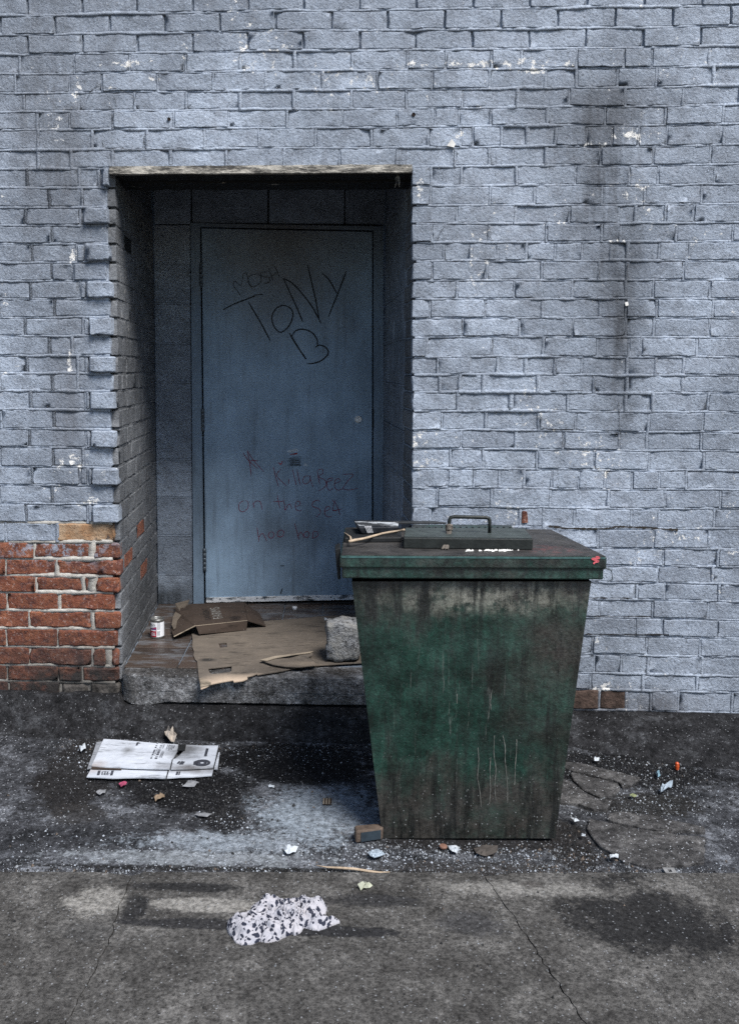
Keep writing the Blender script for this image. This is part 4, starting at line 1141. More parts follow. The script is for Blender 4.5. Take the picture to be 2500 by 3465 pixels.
# lid corners
LF0, LF1 = on_y(1150, 1880, YLF), on_y(2054, 1884, YLF)
DLID = 0.66
LR0, LR1 = on_y(1166, 1786, YLF + DLID), on_y(1866, 1792, YLF + DLID)
def lidpt(px, py, up=0.0):
    """photo point on the lid's top plane"""
    n = (LF1 - LF0).cross(LR0 - LF0).normalized()
    return on_plane(px, py, LF0 + n * up, n)
zs1 = on_y(1600, 1927, YLF).z; zs2 = on_y(1600, 1964, YLF).z
def skirt(top, drop0, drop1, inset, mat, name, par, bev=0.004):
    c = sum(top, Vector()) / 4; mb = MB()
    def ins(p): d = (c - p); d.z = 0; d = Vector((math.copysign(inset, d.x), math.copysign(inset, d.y), 0)); return p + d
    mb.hexa([ins(p) - Vector((0, 0, drop1)) for p in top], [ins(p) - Vector((0, 0, drop0)) for p in top])
    return bevel(mb.obj(name, mat, par), bev)
top = [LF0, LF1, LR1, LR0]
h1 = LF0.z - zs1; h2 = LF0.z - zs2
lidup = skirt(top, 0.0, h1, 0.0, M_LID, 'lid', bin_, 0.005)
skirt(top, h1 - 0.006, h2, 0.007, M_LID, 'rim', bin_, 0.004)
mb = MB(); mb.prism([p + (sum(top, Vector()) / 4 - p) * 0.012 + Vector((0, 0, 0.0015)) for p in top], 0.003, up=Vector((0, 0, 1))); mb.obj('lid_top', M_LIDTOP, lidup)
mb = MB(); fe = [LF0 + Vector((0.006, -0.0012, -0.004)), LF1 + Vector((-0.006, -0.0012, -0.004))]
mb.ribbon([fe[0].lerp(fe[1], i / 20) + Vector((0, 0, 0.0007 * nz(i, 0, 0))) for i in range(21)], [0.006 * (1 + 0.4 * nz(i * .6, 3, 0)) for i in range(21)], (0, -1, 0.1)); mb.obj('worn_edge', plain('worn_teal_edge', (0.035, 0.082, 0.080), 0.6, 0.5, 30), lidup)
# side bracket on the left
a = on_y(1150, 1858, YLF + 0.16); mb = MB()
s0 = on_y(1133, 1860, YLF + 0.14); s1 = on_y(1152, 1852, YLF + 0.14); s2 = on_y(1152, 1962, YLF + 0.14); s3 = on_y(1143, 1962, YLF + 0.14)
dv = Vector((0, 0.08, 0)); mb.hexa([s3, s2, s2 + dv, s3 + dv], [s0, s1, s1 + dv, s0 + dv]); bevel(mb.obj('side_bracket', M_GREASE, bin_), 0.003)
# small hook on the right side
hk = on_y(2062, 1950, YLF + 0.2); mb = MB(); mb.tube([hk + Vector((-0.02, 0, 0.03)), hk + Vector((0.006, 0, 0.02)), hk + Vector((0.010, 0, -0.01)), hk + Vector((-0.006, 0, -0.018))], 0.0028, 8); mb.obj('side_hook', M_HINGE, bin_)
# hatches on the lid
UPL = Vector((0, 0, 1))
def raised(name, px_base, h, mat, par, bev=0.003, topmat=None):
    """raised tray: footprint given by photo points on the lid"""
    base = [lidpt(*p) for p in px_base]; mb = MB()
    mb.hexa([p + UPL * 0.001 for p in base], [p + UPL * h for p in base])
    return bevel(mb.obj(name, mat, par), bev)
def R4(x, y): return (1120 + x / 2.727, 1720 + y / 2.727)
hatch_f = [R4(670, 374), (1802, 1862), (1792, 1837), R4(668, 316)]
hatch = raised('hatch', [(1365, 1857), (1802, 1862), (1775, 1822), (1370, 1819)], 0.036, M_RAIL, bin_)
mb = MB(); bp = [lidpt(*p) + UPL * 0.0372 for p in ((1368, 1854), (1799, 1859), (1773, 1824), (1372, 1821))]; mb.prism(bp, 0.001); mb.obj('hatch_top', plain('grey_green_hatch_top', (0.040, 0.050, 0.048), 0.5, 0.4, 20), hatch)
raised('rear_hatch', [(1392, 1812), (1738, 1815), (1730, 1798), (1396, 1796)], 0.024, M_LID, bin_)
tray = raised('side_tray', [(1166, 1838), (1358, 1836), (1358, 1806), (1170, 1804)], 0.018, M_GREASE, bin_)
mb = MB()
for k in range(16):
    p = lidpt(1410 + k * 21, 1808, 0.0) + UPL * 0.025; mb.tube([p, p + UPL * 0.002], 0.004, 8)
mb.obj('rivets', M_GREASE, bin_)
mb = MB()
ha = lidpt(1524, 1838) + UPL * 0.03; hb2 = lidpt(1655, 1840) + UPL * 0.03
ztop = on_y(1590, 1749, ha.y).z
A1, B1 = Vector((ha.x - 0.008, ha.y, ha.z)), Vector((hb2.x, hb2.y, hb2.z))
r_ = 0.012
pts = [A1, Vector((A1.x + 0.003, A1.y, ztop - r_)), Vector((A1.x + 0.006, A1.y, ztop - 0.003)), Vector((A1.x + 0.006 + r_, A1.y, ztop)), Vector((B1.x - r_, B1.y, ztop)), Vector((B1.x - 0.003, B1.y, ztop - 0.003)), Vector((B1.x, B1.y, ztop - r_)), B1]
mb.tube(pts, 0.0062, 10); mb.obj('handle', M_RAIL, bin_, smooth=True)
# dirty cloth strip knotted round the handle
rag = MB(); base = Vector((A1.x + 0.001, A1.y - 0.002, A1.z))
for k in range(3): rag.tube([base + Vector((-0.010, -0.004, 0.018 + k * .006)), base + Vector((0.0, -0.010, 0.021 + k * .006)), base + Vector((0.010, -0.002, 0.018 + k * .006))], 0.0055, 6)
p1 = lidpt(1508, 1862) + UPL * 0.003
for k in range(4): rag.tube([base + Vector((rng.uniform(-.006, .006), -0.006, 0.012)), base.lerp(p1, 0.5) + Vector((rng.uniform(-.006, .006), -0.022, 0.004)), p1 + Vector((rng.uniform(-.016, .012), -0.004, 0.002))], [0.004, 0.006, 0.0035], 6)
tag(rag.obj('cloth_strip', plain('dry_grey_cloth', (0.12, 0.105, 0.09), 0.95, 0.5, 60, 0.003), smooth=True), 'dirty grey strip of cloth knotted round the foot of the bin handle', 'rag')
# white flakes at the hatch
fl = MB()
for k in range(70):
    p = lidpt(rng.gauss(1685, 28) if k < 55 else rng.gauss(1582, 8), 1866 + abs(rng.gauss(0, 1.6))) + UPL * 0.003
    s = rng.uniform(0.002, 0.006); fl.add([p + Vector((-s, -s * .6, 0)), p + Vector((s, -s * .4, 0.001)), p + Vector((s * .5, s * .6, 0.003)), p + Vector((-s * .6, s * .5, 0.001)), p + Vector((0, 0, 0.005))], [(0, 1, 4), (1, 2, 4), (2, 3, 4), (3, 0, 4)])
o = fl.obj('paint_flakes', plain('white_flake', (0.62, 0.61, 0.58), 0.9, 0.2)); o['kind'] = 'stuff'
# pink squiggle on the lid's corner and white drips on the body
mb = MB()
sq = [(1052, 512), (1065, 518), (1062, 500), (1100, 492), (1108, 482), (1062, 470), (1058, 462), (1090, 460), (1108, 452), (1085, 448)]
sq = [(1060, 515), (1068, 500), (1104, 488), (1050, 470), (1052, 464), (1108, 462), (1100, 450), (1078, 452)]
mb.ribbon([on_y(1620 + x / 2.727, 1720 + y / 2.727, YLF - 0.0035) for x, y in smooth_line(sq, 5)], 0.005, (0, -1, 0)); mb.obj('graffiti', plain('pink_chalk', (0.62, 0.12, 0.14), 0.8), bin_, label='pink zigzag mark on the corner of the lid')
def on_body(px, py, out=0.0025):
    n = (b1 - b0).cross(t0_ - b0).normalized(); return on_plane(px, py, b0 + n * out, n), n
M_DRIP = plain('dried_drip', (0.13, 0.132, 0.12), 0.8, 0.5, 60)
for (x, pts) in ((0, [(620, 490), (624, 560), (618, 640), (628, 700), (636, 790)]), (1, [(703, 430), (700, 520), (710, 600), (704, 680), (710, 755)]), (2, [(684, 540), (680, 620), (683, 700), (677, 775)]),
                 (3, [(745, 430), (757, 490), (757, 560), (768, 680), (768, 770)]), (4, [(815, 450), (813, 520), (808, 580), (804, 680)]), (5, [(690, 200), (683, 260), (686, 300)]), (6, [(515, 200), (514, 270)])):
    pl_ = smooth_line([(1200 + a / 1.487, 2200 + b / 1.487) for a, b in pts], 8)
    P = [on_body(*p)[0] + Vector((0.001 * nz(i * .8, x, 1), 0, 0)) for i, p in enumerate(pl_)]
    dr = MB(); dr.ribbon(P, [0.0012 + 0.0030 * abs(nz(i * .45, x * 3.1, 2)) for i in range(len(P))], on_body(1500, 2400)[1]); dr.obj('white_drip', M_DRIP, bin_)


# things on the lid
bk = MB()
def lp(px, py, h): return lidpt(px, py) + UPL * h
w0 = [lp(*p, 0.0195) for p in ((1224, 1826), (1345, 1822), (1345, 1800), (1203, 1800))]
w1 = [p + UPL * 0.022 + (sum(w0, Vector()) / 4 - p) * -0.03 for p in w0]
w1[0] = w1[0] + Vector((-0.012, -0.004, 0.003)); w1[3] += Vector((-0.006, 0, 0.004))
bk.hexa(w0, w1)
bx = thing('black_case', 'scuffed black case lying on the left of the bin lid', 'case', sum(w0, Vector()) / 4)
bevel(bk.obj('case_body', plain('black_scuffed_plastic', (0.014, 0.016, 0.020), 0.4, 0.5, 40, 0.001), bx), 0.004)
mb = MB(); mb.prism([w1[0].lerp(w1[1], .05).lerp(w1[3], .15) + UPL * .0012, w1[1].lerp(w1[2], .1) + UPL * .0012, w1[2].lerp(w1[1], .2) + UPL * .0012, w1[3].lerp(w1[0], .3) + UPL * .0012], 0.001)
mb.obj('scuffed_top', make_flaky('scuffed_silver', (0.02, 0.022, 0.025), (0.50, 0.53, 0.56), 0.47, 0.56), bx)
mb = MB()
for k in range(5):
    t = 0.18 + 0.035 * k; mb.tube([w1[0].lerp(w1[1], t) + Vector((0, 0.004, 0.002)), w1[0].lerp(w1[1], t) + Vector((0, -0.0035, 0)), w0[0].lerp(w0[1], t - .02 + .02 * nz(k, 2, 1)) + Vector((0, -0.003, 0.004))], 0.0018, 5)
mb.obj('tape', plain('grey_tape_shreds', (0.42, 0.42, 0.43), 0.7, 0.3), bx)
fb = MB(); q = [lp(*p, 0.004) for p in ((1360, 1800), (1520, 1794), (1450, 1782), (1340, 1784))]
q = [lp(*p, 0.0) for p in ((1345, 1795), (1510, 1795), (1470, 1789), (1345, 1789))]
fb.prism([p + UPL * 0.030 for p in q], 0.006)
tag(bevel(fb.obj('flat_board', plain('black_thin_board', (0.022, 0.024, 0.026), 0.5, 0.5)), 0.001, 1), 'thin black board lying at the back of the bin lid behind the case', 'board')
tw = MB(); tp = [R4(*p) for p in ((165, 305), (225, 292), (300, 278), (380, 255), (470, 228), (560, 212), (640, 200), (672, 190))]
hts = [0.006, 0.0225, 0.0235, 0.024, 0.0255, 0.028, 0.032, 0.035]
hts = [0.021, 0.0225, 0.0225, 0.023, 0.025, 0.028, 0.034, 0.041]
tw.tube([lidpt(p[0], p[1] + h * 1050) + UPL * h for p, h in zip(tp, hts)], [0.0045, 0.005, 0.0042, 0.0042, 0.0036, 0.0042, 0.0032, 0.0042], 7)
tw.tube([lidpt(R4(185, 300)[0], R4(185, 300)[1] + 22) + UPL * 0.021, lidpt(R4(178, 265)[0], R4(178, 265)[1] + 22) + UPL * 0.022, lidpt(R4(122, 222)[0], R4(122, 222)[1] + 22) + UPL * 0.022], [0.004, 0.0032, 0.0016], 6)
M_WOOD = plain('dry_pale_wood', (0.36, 0.28, 0.20), 0.85, 0.3, 50, 0.002)
tag(tw.obj('forked_twig', M_WOOD, smooth=True), 'pale forked twig lying across the left of the bin lid', 'twig')

# ------------------------------------------------------------------ things on the step
cp = on_z(346, 2160, ZS) if False else on_z(530, 2160, ZS)
can = thing('food_can', 'small opened tin can with a white and red label on the step', 'can', cp)
scx = (on_y(553, 2120, cp.y).x - on_y(506, 2120, cp.y).x)
RC = scx / 2; HC = on_y(530, 2096, cp.y).z - ZS
cc = Vector((cp.x, cp.y + RC * 0.6, ZS + 0.0005))
M_TIN = plain('bare_tin', (0.30, 0.30, 0.29), 0.35, 0.5, 40, 0.0006, metal=0.85)
mb = MB(); mb.lathe(cc, [(RC * .90, 0.003), (RC * .96, 0.0), (RC, 0.002), (RC * .985, 0.006), (RC * .97, 0.010), (RC * .97, HC - .012), (RC * .985, HC - .007), (RC, HC - .003), (RC * .98, HC), (RC * .94, HC - .001), (RC * .93, HC - .006), (RC * .92, 0.010), (0.001, 0.009)], 40)
mb.obj('can_body', M_TIN, can, smooth=True)
def wrap(mb, V, Fq, r, ang0, z0, w, h):
    x0 = min(v[0] for v in V); x1 = max(v[0] for v in V); y0 = min(v[1] for v in V); y1 = max(v[1] for v in V)
    out = []
    for v in V:
        a = ang0 + ((v[0] - x0) / (x1 - x0)) * w / r; z = z0 + (v[1] - y0) / (y1 - y0) * h
        out.append(cc + Vector((r * cos(a), r * sin(a), z)))
    mb.add(out, Fq)
def rect_wrap(mb, r, a0, a1, z0, z1, n=14, ztop=None):
    V = []; Fq = []
    for i in range(n + 1):
        a = a0 + (a1 - a0) * i / n
        zt = z1 if ztop is None else ztop(i / n)
        V += [cc + Vector((r * cos(a), r * sin(a), z0)), cc + Vector((r * cos(a), r * sin(a), zt))]
    for i in range(n): Fq.append((2 * i, 2 * i + 2, 2 * i + 3, 2 * i + 1))
    mb.add(V, Fq)
AF = radians(-90) + math.atan2(-cc.x, cc.y) * -1        # angle that looks at the camera side
LZ0, LZ1 = 0.009, HC - 0.014
mb = MB(); rect_wrap(mb, RC * .982, 0, 2 * pi, LZ0, LZ1, 48); lab_ = mb.obj('label', plain('white_label_paper', (0.66, 0.67, 0.70), 0.6, 0.08), can, smooth=True)
aL, aR = AF - 1.25, AF + 0.25
mb = MB(); rect_wrap(mb, RC * .988, aL, aR, LZ0, 0, 20, lambda t: LZ0 + (LZ1 - LZ0) * (0.52 + 0.16 * t)); mb.obj('red_panel', plain('wine_red_print', (0.30, 0.012, 0.035), 0.55, 0.1), lab_, smooth=True)
mb = MB(); V, Fq = text_mesh('Ensure'); wrap(mb, V, Fq, RC * .991, AF - 0.95, LZ0 + (LZ1 - LZ0) * 0.76, RC * 1.02, 0.012)
mb.obj('print', M_INK, lab_)
mb = MB(); rect_wrap(mb, RC * .991, AF - 0.75, AF + 0.20, LZ0 + .035, LZ0 + .040, 8); rect_wrap(mb, RC * .991, AF - 0.35, AF + 0.20, LZ0 + .047, LZ0 + .049, 8); mb.obj('blue_stripe', plain('blue_print', (0.03, 0.05, 0.20), 0.6), lab_)
mb = MB(); rect_wrap(mb, RC * .992, AF - 0.75, AF + 0.15, LZ0 + .028, LZ0 + .033, 8)
for k in range(3): rect_wrap(mb, RC * .992, AF - 0.7 + .08 * k, AF + 0.12 - .05 * k, LZ0 + .006 + k * .0055, LZ0 + .0085 + k * .0055, 8)
o = mb.obj('white_print', M_WHITEM, lab_); o['kind'] = 'stuff'
mb = MB()
for k in range(7): rect_wrap(mb, RC * .989, AF + .36 + k * .065, AF + .36 + k * .065 + .018 + .02 * (k % 2), LZ0 + .006, LZ0 + .028, 2)
for k in range(9): rect_wrap(mb, RC * .989, AF + .36, AF + .82, LZ0 + .036 + k * .0045, LZ0 + .0375 + k * .0045, 4)
mb.obj('barcode', M_INK, lab_)
mb = MB(); mb.prism([cc + Vector((RC * .90 * cos(w), RC * .9 * sin(w) + .002, HC - .006 - .012 * (sin(w) < 0) * 0 - 0.006 * sin(w))) for w in [2 * pi * k / 20 for k in range(20)]], 0.0006); mb.obj('can_lid', M_TIN, can)

# flattened cardboard
def K(x, y): return (380 + x / 1.818, 2000 + y / 1.818)
ZC = ZS + 0.006
outer = [K(*p) for p in ((485, 245), (495, 300), (492, 345), (503, 372), (499, 395), (510, 422), (522, 432), (527, 485), (533, 540), (545, 603), (575, 592), (612, 572), (680, 558), (742, 548), (748, 560), (800, 552), (832, 541), (830, 527), (862, 520), (890, 509), (892, 515),
     (960, 505), (1050, 490), (1110, 476), (1150, 467), (1260, 457), (1400, 448), (1545, 440), (1545, 330), (1520, 140), (1380, 150), (1240, 160), (1110, 172), (960, 183), (800, 200), (640, 225))]
holes = [[K(*p) for p in ((590, 477), (735, 460), (733, 492), (720, 500), (615, 511), (598, 503))], [K(*p) for p in ((653, 321), (703, 317), (706, 345), (663, 350))]]
cb = thing('flattened_cardboard', 'big grubby flattened cardboard sheet with a hand slot on the tiled step', 'cardboard', on_z(900, 2180, ZS))
def lay(p):
    w = on_z(*p, ZC)
    if w.y < YF + 0.005:                            # the end droops over the step's edge
        w = on_plane(*p, Vector((0, YF + 0.005, ZC)), Vector((0, -0.55, 1)))
    return w
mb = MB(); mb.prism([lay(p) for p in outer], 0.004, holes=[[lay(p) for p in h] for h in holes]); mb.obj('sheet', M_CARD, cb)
flp = [K(*p) for p in ((910, 425), (1000, 402), (1120, 388), (1236, 372), (1228, 395), (1205, 405), (1238, 432), (1262, 455), (1150, 468), (1060, 465), (985, 452))]
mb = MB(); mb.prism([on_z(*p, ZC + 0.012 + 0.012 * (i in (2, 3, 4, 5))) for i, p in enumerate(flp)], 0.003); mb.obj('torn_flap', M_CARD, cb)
mb = MB(); e = [K(*p) for p in ((908, 424), (1000, 400), (1120, 386), (1237, 370), (1215, 381), (1120, 392), (1010, 411), (950, 429))]
mb.prism([on_z(*p, ZC + 0.017 + 0.012 * (i in (2, 3, 4, 5))) for i, p in enumerate(e)], 0.002); mb.obj('torn_edge', M_CARDEDGE, cb, label='pale torn edge of the raised flap')
mb = MB()
for k in range(11):
    x = 545 + k * 6; a = lay(K(x, 598 - k * 1.6)) + UPL * .002; b = lay(K(x - 2, 545 + k * 2.2)) + UPL * .004; mb.tube([a, a.lerp(b, .5) + Vector((0, 0, 0.004)), b], 0.0022, 5)
mb.obj('corrugated_corner', M_CARDEDGE, cb, label='pale corrugated corner peeled open')
for (p, q, sag) in (((515, 415), (1200, 380), 0), ((500, 268), (1300, 235), 0)):
    mb = MB(); a = on_z(*K(*p), ZC + .0006); b = on_z(*K(*q), ZC + .0006)
    mb.ribbon([a.lerp(b, i / 30) + Vector((0, .003 * nz(i, p[1], 1), 0)) for i in range(31)], [.004 * abs(nz(i * .5, 2, p[1])) + .0006 for i in range(31)], (0, 0, 1)); mb.obj('crease', M_CARDEDGE, cb)
# carton lying on it
def Q(x, y): return (470 + x / 3.636, 2030 + y / 3.636)
ZX = ZS + 0.052
ct = thing('brown_carton', 'torn brown carton flap printed with a farm name beside the door', 'carton', on_z(700, 2110, ZS))
T = {k: on_z(*Q(*p), ZX) for k, p in dict(a=(445, 62), b=(1290, 28), c=(1337, 255), d=(692, 322), e=(430, 373), f=(400, 290), g=(415, 200), h=(455, 120), i=(640, 50)).items()}
mb = MB(); mb.prism([T['a'] - UPL * .02, T['h'] - UPL * .03, T['g'] - UPL * .034, T['f'] - UPL * .036, T['e'] - UPL * .032, T['d'], T['c'], T['b'], T['i']], 0.004); mb.obj('top_panel', M_CARTON, ct)
def drop(p, px, py): q = on_z(*Q(px, py), ZC + 0.004); return q
f0, f1 = T['d'] + Vector((0.004, -0.001, 0)), T['c'] + Vector((0, -0.001, 0))
g1, g0 = on_y(*Q(1322, 385), f1.y - 0.012), on_y(*Q(742, 425), f0.y - 0.012)
mb = MB(); nf = (f1 - f0).cross(g0 - f0).normalized(); nf = nf if nf.y < 0 else -nf
mb.prism([f0, f1, f1.lerp(g1, .9), g1 + Vector((-0.012, 0, 0)), g0], 0.004, up=nf); mb.obj('front_flap', M_CARTON, ct)
r0 = on_z(*Q(1562, 322), ZS + 0.012); r1 = on_z(*Q(1495, 180), ZS + 0.004)
mb = MB(); nr = (T['b'] - T['c']).cross(r0 - T['c']).normalized(); nr = nr if nr.z > 0 else -nr
mb.prism([T['c'] + Vector((.002, 0, 0)), r0, r1, T['b'] + Vector((.002, 0, 0))], 0.004, up=nr); mb.obj('side_flap', M_CARTON, ct)
mb = MB(); mb.ribbon([T['d'].lerp(T['c'], i / 16) + Vector((0, -0.002, 0.0012)) for i in range(17)], [.003 + .002 * nz(i, 1, 1) for i in range(17)], (0, -.5, 1)); mb.ribbon([T['e'] - UPL * .031 + Vector((0, -0.001, 0)), (T['d'] + T['e']) / 2 - UPL * .0145, T['d'] + UPL * .0012], .005, (0, -.5, 1)); mb.obj('worn_edge', M_CARDEDGE, ct)
tn = [on_z(*Q(*p), ZX - 0.024) for p in ((450, 66), (625, 60), (600, 115), (520, 150), (530, 200), (470, 270), (455, 350), (430, 365), (402, 290), (418, 200), (457, 120))]
zt_ = [0.007, 0.024, 0.020, 0.006, 0.006, 0.000, 0.000, -0.004, -0.010, -0.008, -0.004]
mb = MB(); mb.prism([p + UPL * (z + .0035) for p, z in zip(tn, zt_)], 0.001); mb.obj('torn_liner', make_card('torn_brown_liner', (0.10, 0.082, 0.065), (0.15, 0.125, 0.10)), ct, label='paler torn corner of the carton')
ta, tb2 = on_z(*Q(1035, 222), ZX + .0008), on_z(*Q(985, 86), ZX + .0008); tc = on_z(*Q(905, 240), ZX + .0008)
mb = MB(); text_on(mb, 'FARMS', ta, (tb2 - ta).normalized(), (tc - ta).normalized(), (tb2 - ta).length, (tc - ta).length * .92); mb.obj('pale_lettering', M_PALEINK, ct)
ta, tb2 = on_z(*Q(893, 240), ZX + .0008), on_z(*Q(850, 100), ZX + .0008); tc = on_z(*Q(805, 246), ZX + .0008)
mb = MB(); text_on(mb, 'SARGENT', ta, (tb2 - ta).normalized(), (tc - ta).normalized(), (tb2 - ta).length, (tc - ta).length * .9); mb.obj('dark_lettering', M_BLACKINK, ct)
mb = MB(); ec = on_z(*Q(1187, 226), ZX + .0009); ex = (on_z(*Q(1250, 222), ZX + .0009) - ec); ey = (on_z(*Q(1185, 203), ZX + .0009) - ec)
for s in (1.0, 0.72): mb.ribbon([ec + ex * (s * cos(w)) + ey * (s * sin(w)) for w in [2 * pi * k / 28 for k in range(29)]], 0.0022, (0, 0, 1))
mb.ribbon([ec - ex * .5, ec + ex * .5], 0.006, (0, 0, 1)); mb.ribbon([ec - ey * .5 - ex * .2, ec + ey * .5 - ex * .2], 0.005, (0, 0, 1)); mb.ribbon([ec - ey * .5 + ex * .2, ec + ey * .5 + ex * .2], 0.005, (0, 0, 1)); mb.obj('round_emblem', M_BLACKINK, ct)
# stone
def lump_box(c, sx, sy, sz, seed, n=9, rough=0.012, rnd=0.22):
    bm_ = bmesh.new(); bmesh.ops.create_cube(bm_, size=2)
    bmesh.ops.subdivide_edges(bm_, edges=bm_.edges[:], cuts=n, use_grid_fill=True)
    V = []
    for v in bm_.verts:
        p = v.co; s = p.normalized() * 1.35
        q = p.lerp(s, rnd); q = Vector((q.x * sx, q.y * sy, q.z * sz))
        q += q.normalized() * (rough * fbm(q.x * 18 + seed, q.y * 18, q.z * 18, 4) + rough * .3 * nz(q.x * 70, q.y * 70 + seed, q.z * 70))
        V.append(Vector(c) + q)
    Fq = [tuple(v.index for v in f.verts) for f in bm_.faces]; bm_.free(); return V, Fq
sp = on_z(1160, 2243, ZC); sx0 = on_y(1104, 2180, sp.y).x; sx1 = on_y(1214, 2180, sp.y).x; szt = on_y(1160, 2112, sp.y + .04).z
V, Fq = lump_box(((sx0 + sx1) / 2, sp.y + 0.06, (ZC + szt) / 2), (sx1 - sx0) / 2 * 1.0, 0.062, (szt - ZC) / 2, 3, rnd=0.11)
dz = ZC - min(v.z for v in V); V = [v + Vector((0, 0, dz)) for v in V]
V = [Vector((v.x, v.y, max(v.z, ZC + .0008))) for v in V]
tag(mesh_obj('stone_block', V, Fq, M_GRANITE, smooth=True), 'rough grey granite block standing on the cardboard by the bin', 'stone')

# ------------------------------------------------------------------ white carton flattened on the ground
def Wc(x, y): return (220 + x / 2.727, 2450 + y / 2.727)
ZG = 0.006
wc = thing('flattened_white_carton', 'weathered white carton lying flat on the ground with barcodes and stains', 'carton', on_z(520, 2580))
def wpanel(name, pts, z, th=0.004, mat=None, label=None, zs=None):
    mb = MB(); mb.prism([on_z(*Wc(*p), z + (zs[i] if zs else 0)) for i, p in enumerate(pts)], th); return mb.obj(name, mat or M_WHITECARD, wc, label=label)
ZP = 0.020
top_p = wpanel('top_panel', [(357, 138), (480, 146), (640, 160), (820, 176), (1045, 190), (1040, 245), (1010, 300), (985, 330), (965, 415), (780, 412), (640, 408), (520, 402), (380, 397), (246, 385), (290, 290), (330, 195)], ZP)
side_p = wpanel('side_panel', [(1112, 192), (1260, 200), (1415, 200), (1400, 260), (1385, 330), (1366, 402), (1180, 412), (978, 418), (996, 332), (1048, 300), (1100, 245)], ZP - .002)
wpanel('front_flap', [(240, 417), (380, 418), (520, 421), (700, 424), (948, 428), (928, 500), (800, 496), (640, 494), (440, 500), (330, 493), (200, 488)], ZP - 0.010, zs=None)
wpanel('front_flap', [(962, 428), (1180, 424), (1368, 421), (1355, 474), (1180, 488), (1060, 490), (940, 500)], ZP - 0.011)
wpanel('end_flap', [(292, 168), (345, 162), (300, 270), (243, 405), (205, 412), (250, 290)], ZP - 0.006, mat=make_card('grey_damp_card', (0.17, 0.18, 0.20), (0.25, 0.265, 0.29)), label='grey damp flap turned under the left end')
wpanel('end_flap', [(1418, 262), (1428, 262), (1408, 418), (1376, 415), (1395, 340)], ZP - 0.008)
wpanel('fold_edge', [(246, 388), (520, 406), (520, 419), (246, 412)], ZP - 0.004, mat=M_CARTON)
pm = MB()
def pbar(x0, y0, x1, y1, w, z=ZP + .0007): 
    a, b = on_z(*Wc(x0, y0), z), on_z(*Wc(x1, y1), z); pm.ribbon([a, b], w, (0, 0, 1))
def along(u, v):
    """label frame: u right 0..1, v down 0..1"""
    return (840 + 200 * u - 60 * v, 182 + 12 * u + 142 * v)
for k in range(26):
    u = 0.02 + 0.0 * k; vv = k / 26
    if rng.random() < .75:
        p = along(0.02, vv); q = along(0.10, vv); pbar(*p, *q, 0.0032 * rng.choice((.6, 1, 1.4)))
        p = along(0.22, vv); q = along(0.34, vv); pbar(*p, *q, 0.0032 * rng.choice((.6, 1, 1.4)))
for (u, v0, v1) in ((.40, .5, .9), (.45, .45, .88), (.50, .5, .9), (.38, .02, .3), (.55, .02, .35), (.62, .02, .30), (.68, .05, .4), (.74, .03, .3), (.80, .05, .35), (.86, .05, .25)):
    for k in range(7):
        va = v0 + (v1 - v0) * k / 7; pbar(*along(u, va), *along(u + .03, va + (v1 - v0) / 14), 0.003)
for (x0, y0, x1, y1) in ((1040, 365, 1060, 345), (1060, 372, 1085, 345), (1080, 372, 1100, 348), (660, 200, 672, 170), (668, 176, 695, 178)): pbar(x0, y0, x1, y1, .008)
for k in range(4): pbar(1305 + k * 6, 225 + k * 1, 1285 + k * 6, 300, .003, ZP - .0012)
c_ = on_z(*Wc(1265, 360), ZP - .0012); ex_ = on_z(*Wc(1335, 362), ZP - .0012) - c_; ey_ = on_z(*Wc(1275, 332), ZP - .0012) - c_
for s in (1, .8, .45): pm.ribbon([c_ + ex_ * (s * cos(w)) + ey_ * (s * sin(w)) for w in [2 * pi * k / 28 for k in range(29)]], .006 if s != .45 else .012, (0, 0, 1))
for k in range(4): pbar(1195 + k * 10, 345 + k, 1188 + k * 10, 378 + k, .005, ZP - .0012)
for (x0, y0, x1, y1, w) in ((312, 432, 300, 474, .006), (325, 432, 313, 474, .004), (440, 432, 426, 476, .010), (345, 440, 340, 470, .004), (345, 455, 415, 458, .003), (350, 440, 412, 444, .003), (372, 438, 366, 470, .004), (395, 440, 388, 468, .004), (340, 468, 405, 470, .003), (1040, 440, 1030, 470, .008), (1060, 440, 1052, 470, .005)): pbar(x0, y0, x1, y1, w, ZP - .0092)
V0 = len(pm.v); p0 = on_z(*Wc(*along(.20, .75)), ZP + .0007); p1 = on_z(*Wc(*along(.21, .30)), ZP + .0007); p2 = on_z(*Wc(*along(.12, .75)), ZP + .0007)
text_on(pm, '13192', p0, (p1 - p0).normalized(), (p2 - p0).normalized(), (p1 - p0).length, (p2 - p0).length)
o = pm.obj('small_print', M_INK, wc); o['kind'] = 'stuff'
tp_ = MB(); tp_.prism([on_z(*Wc(*p), ZP + .001) for p in ((1050, 190), (1118, 193), (1106, 248), (1036, 245))], .0008); tp_.obj('tape', M_GREASE, wc)

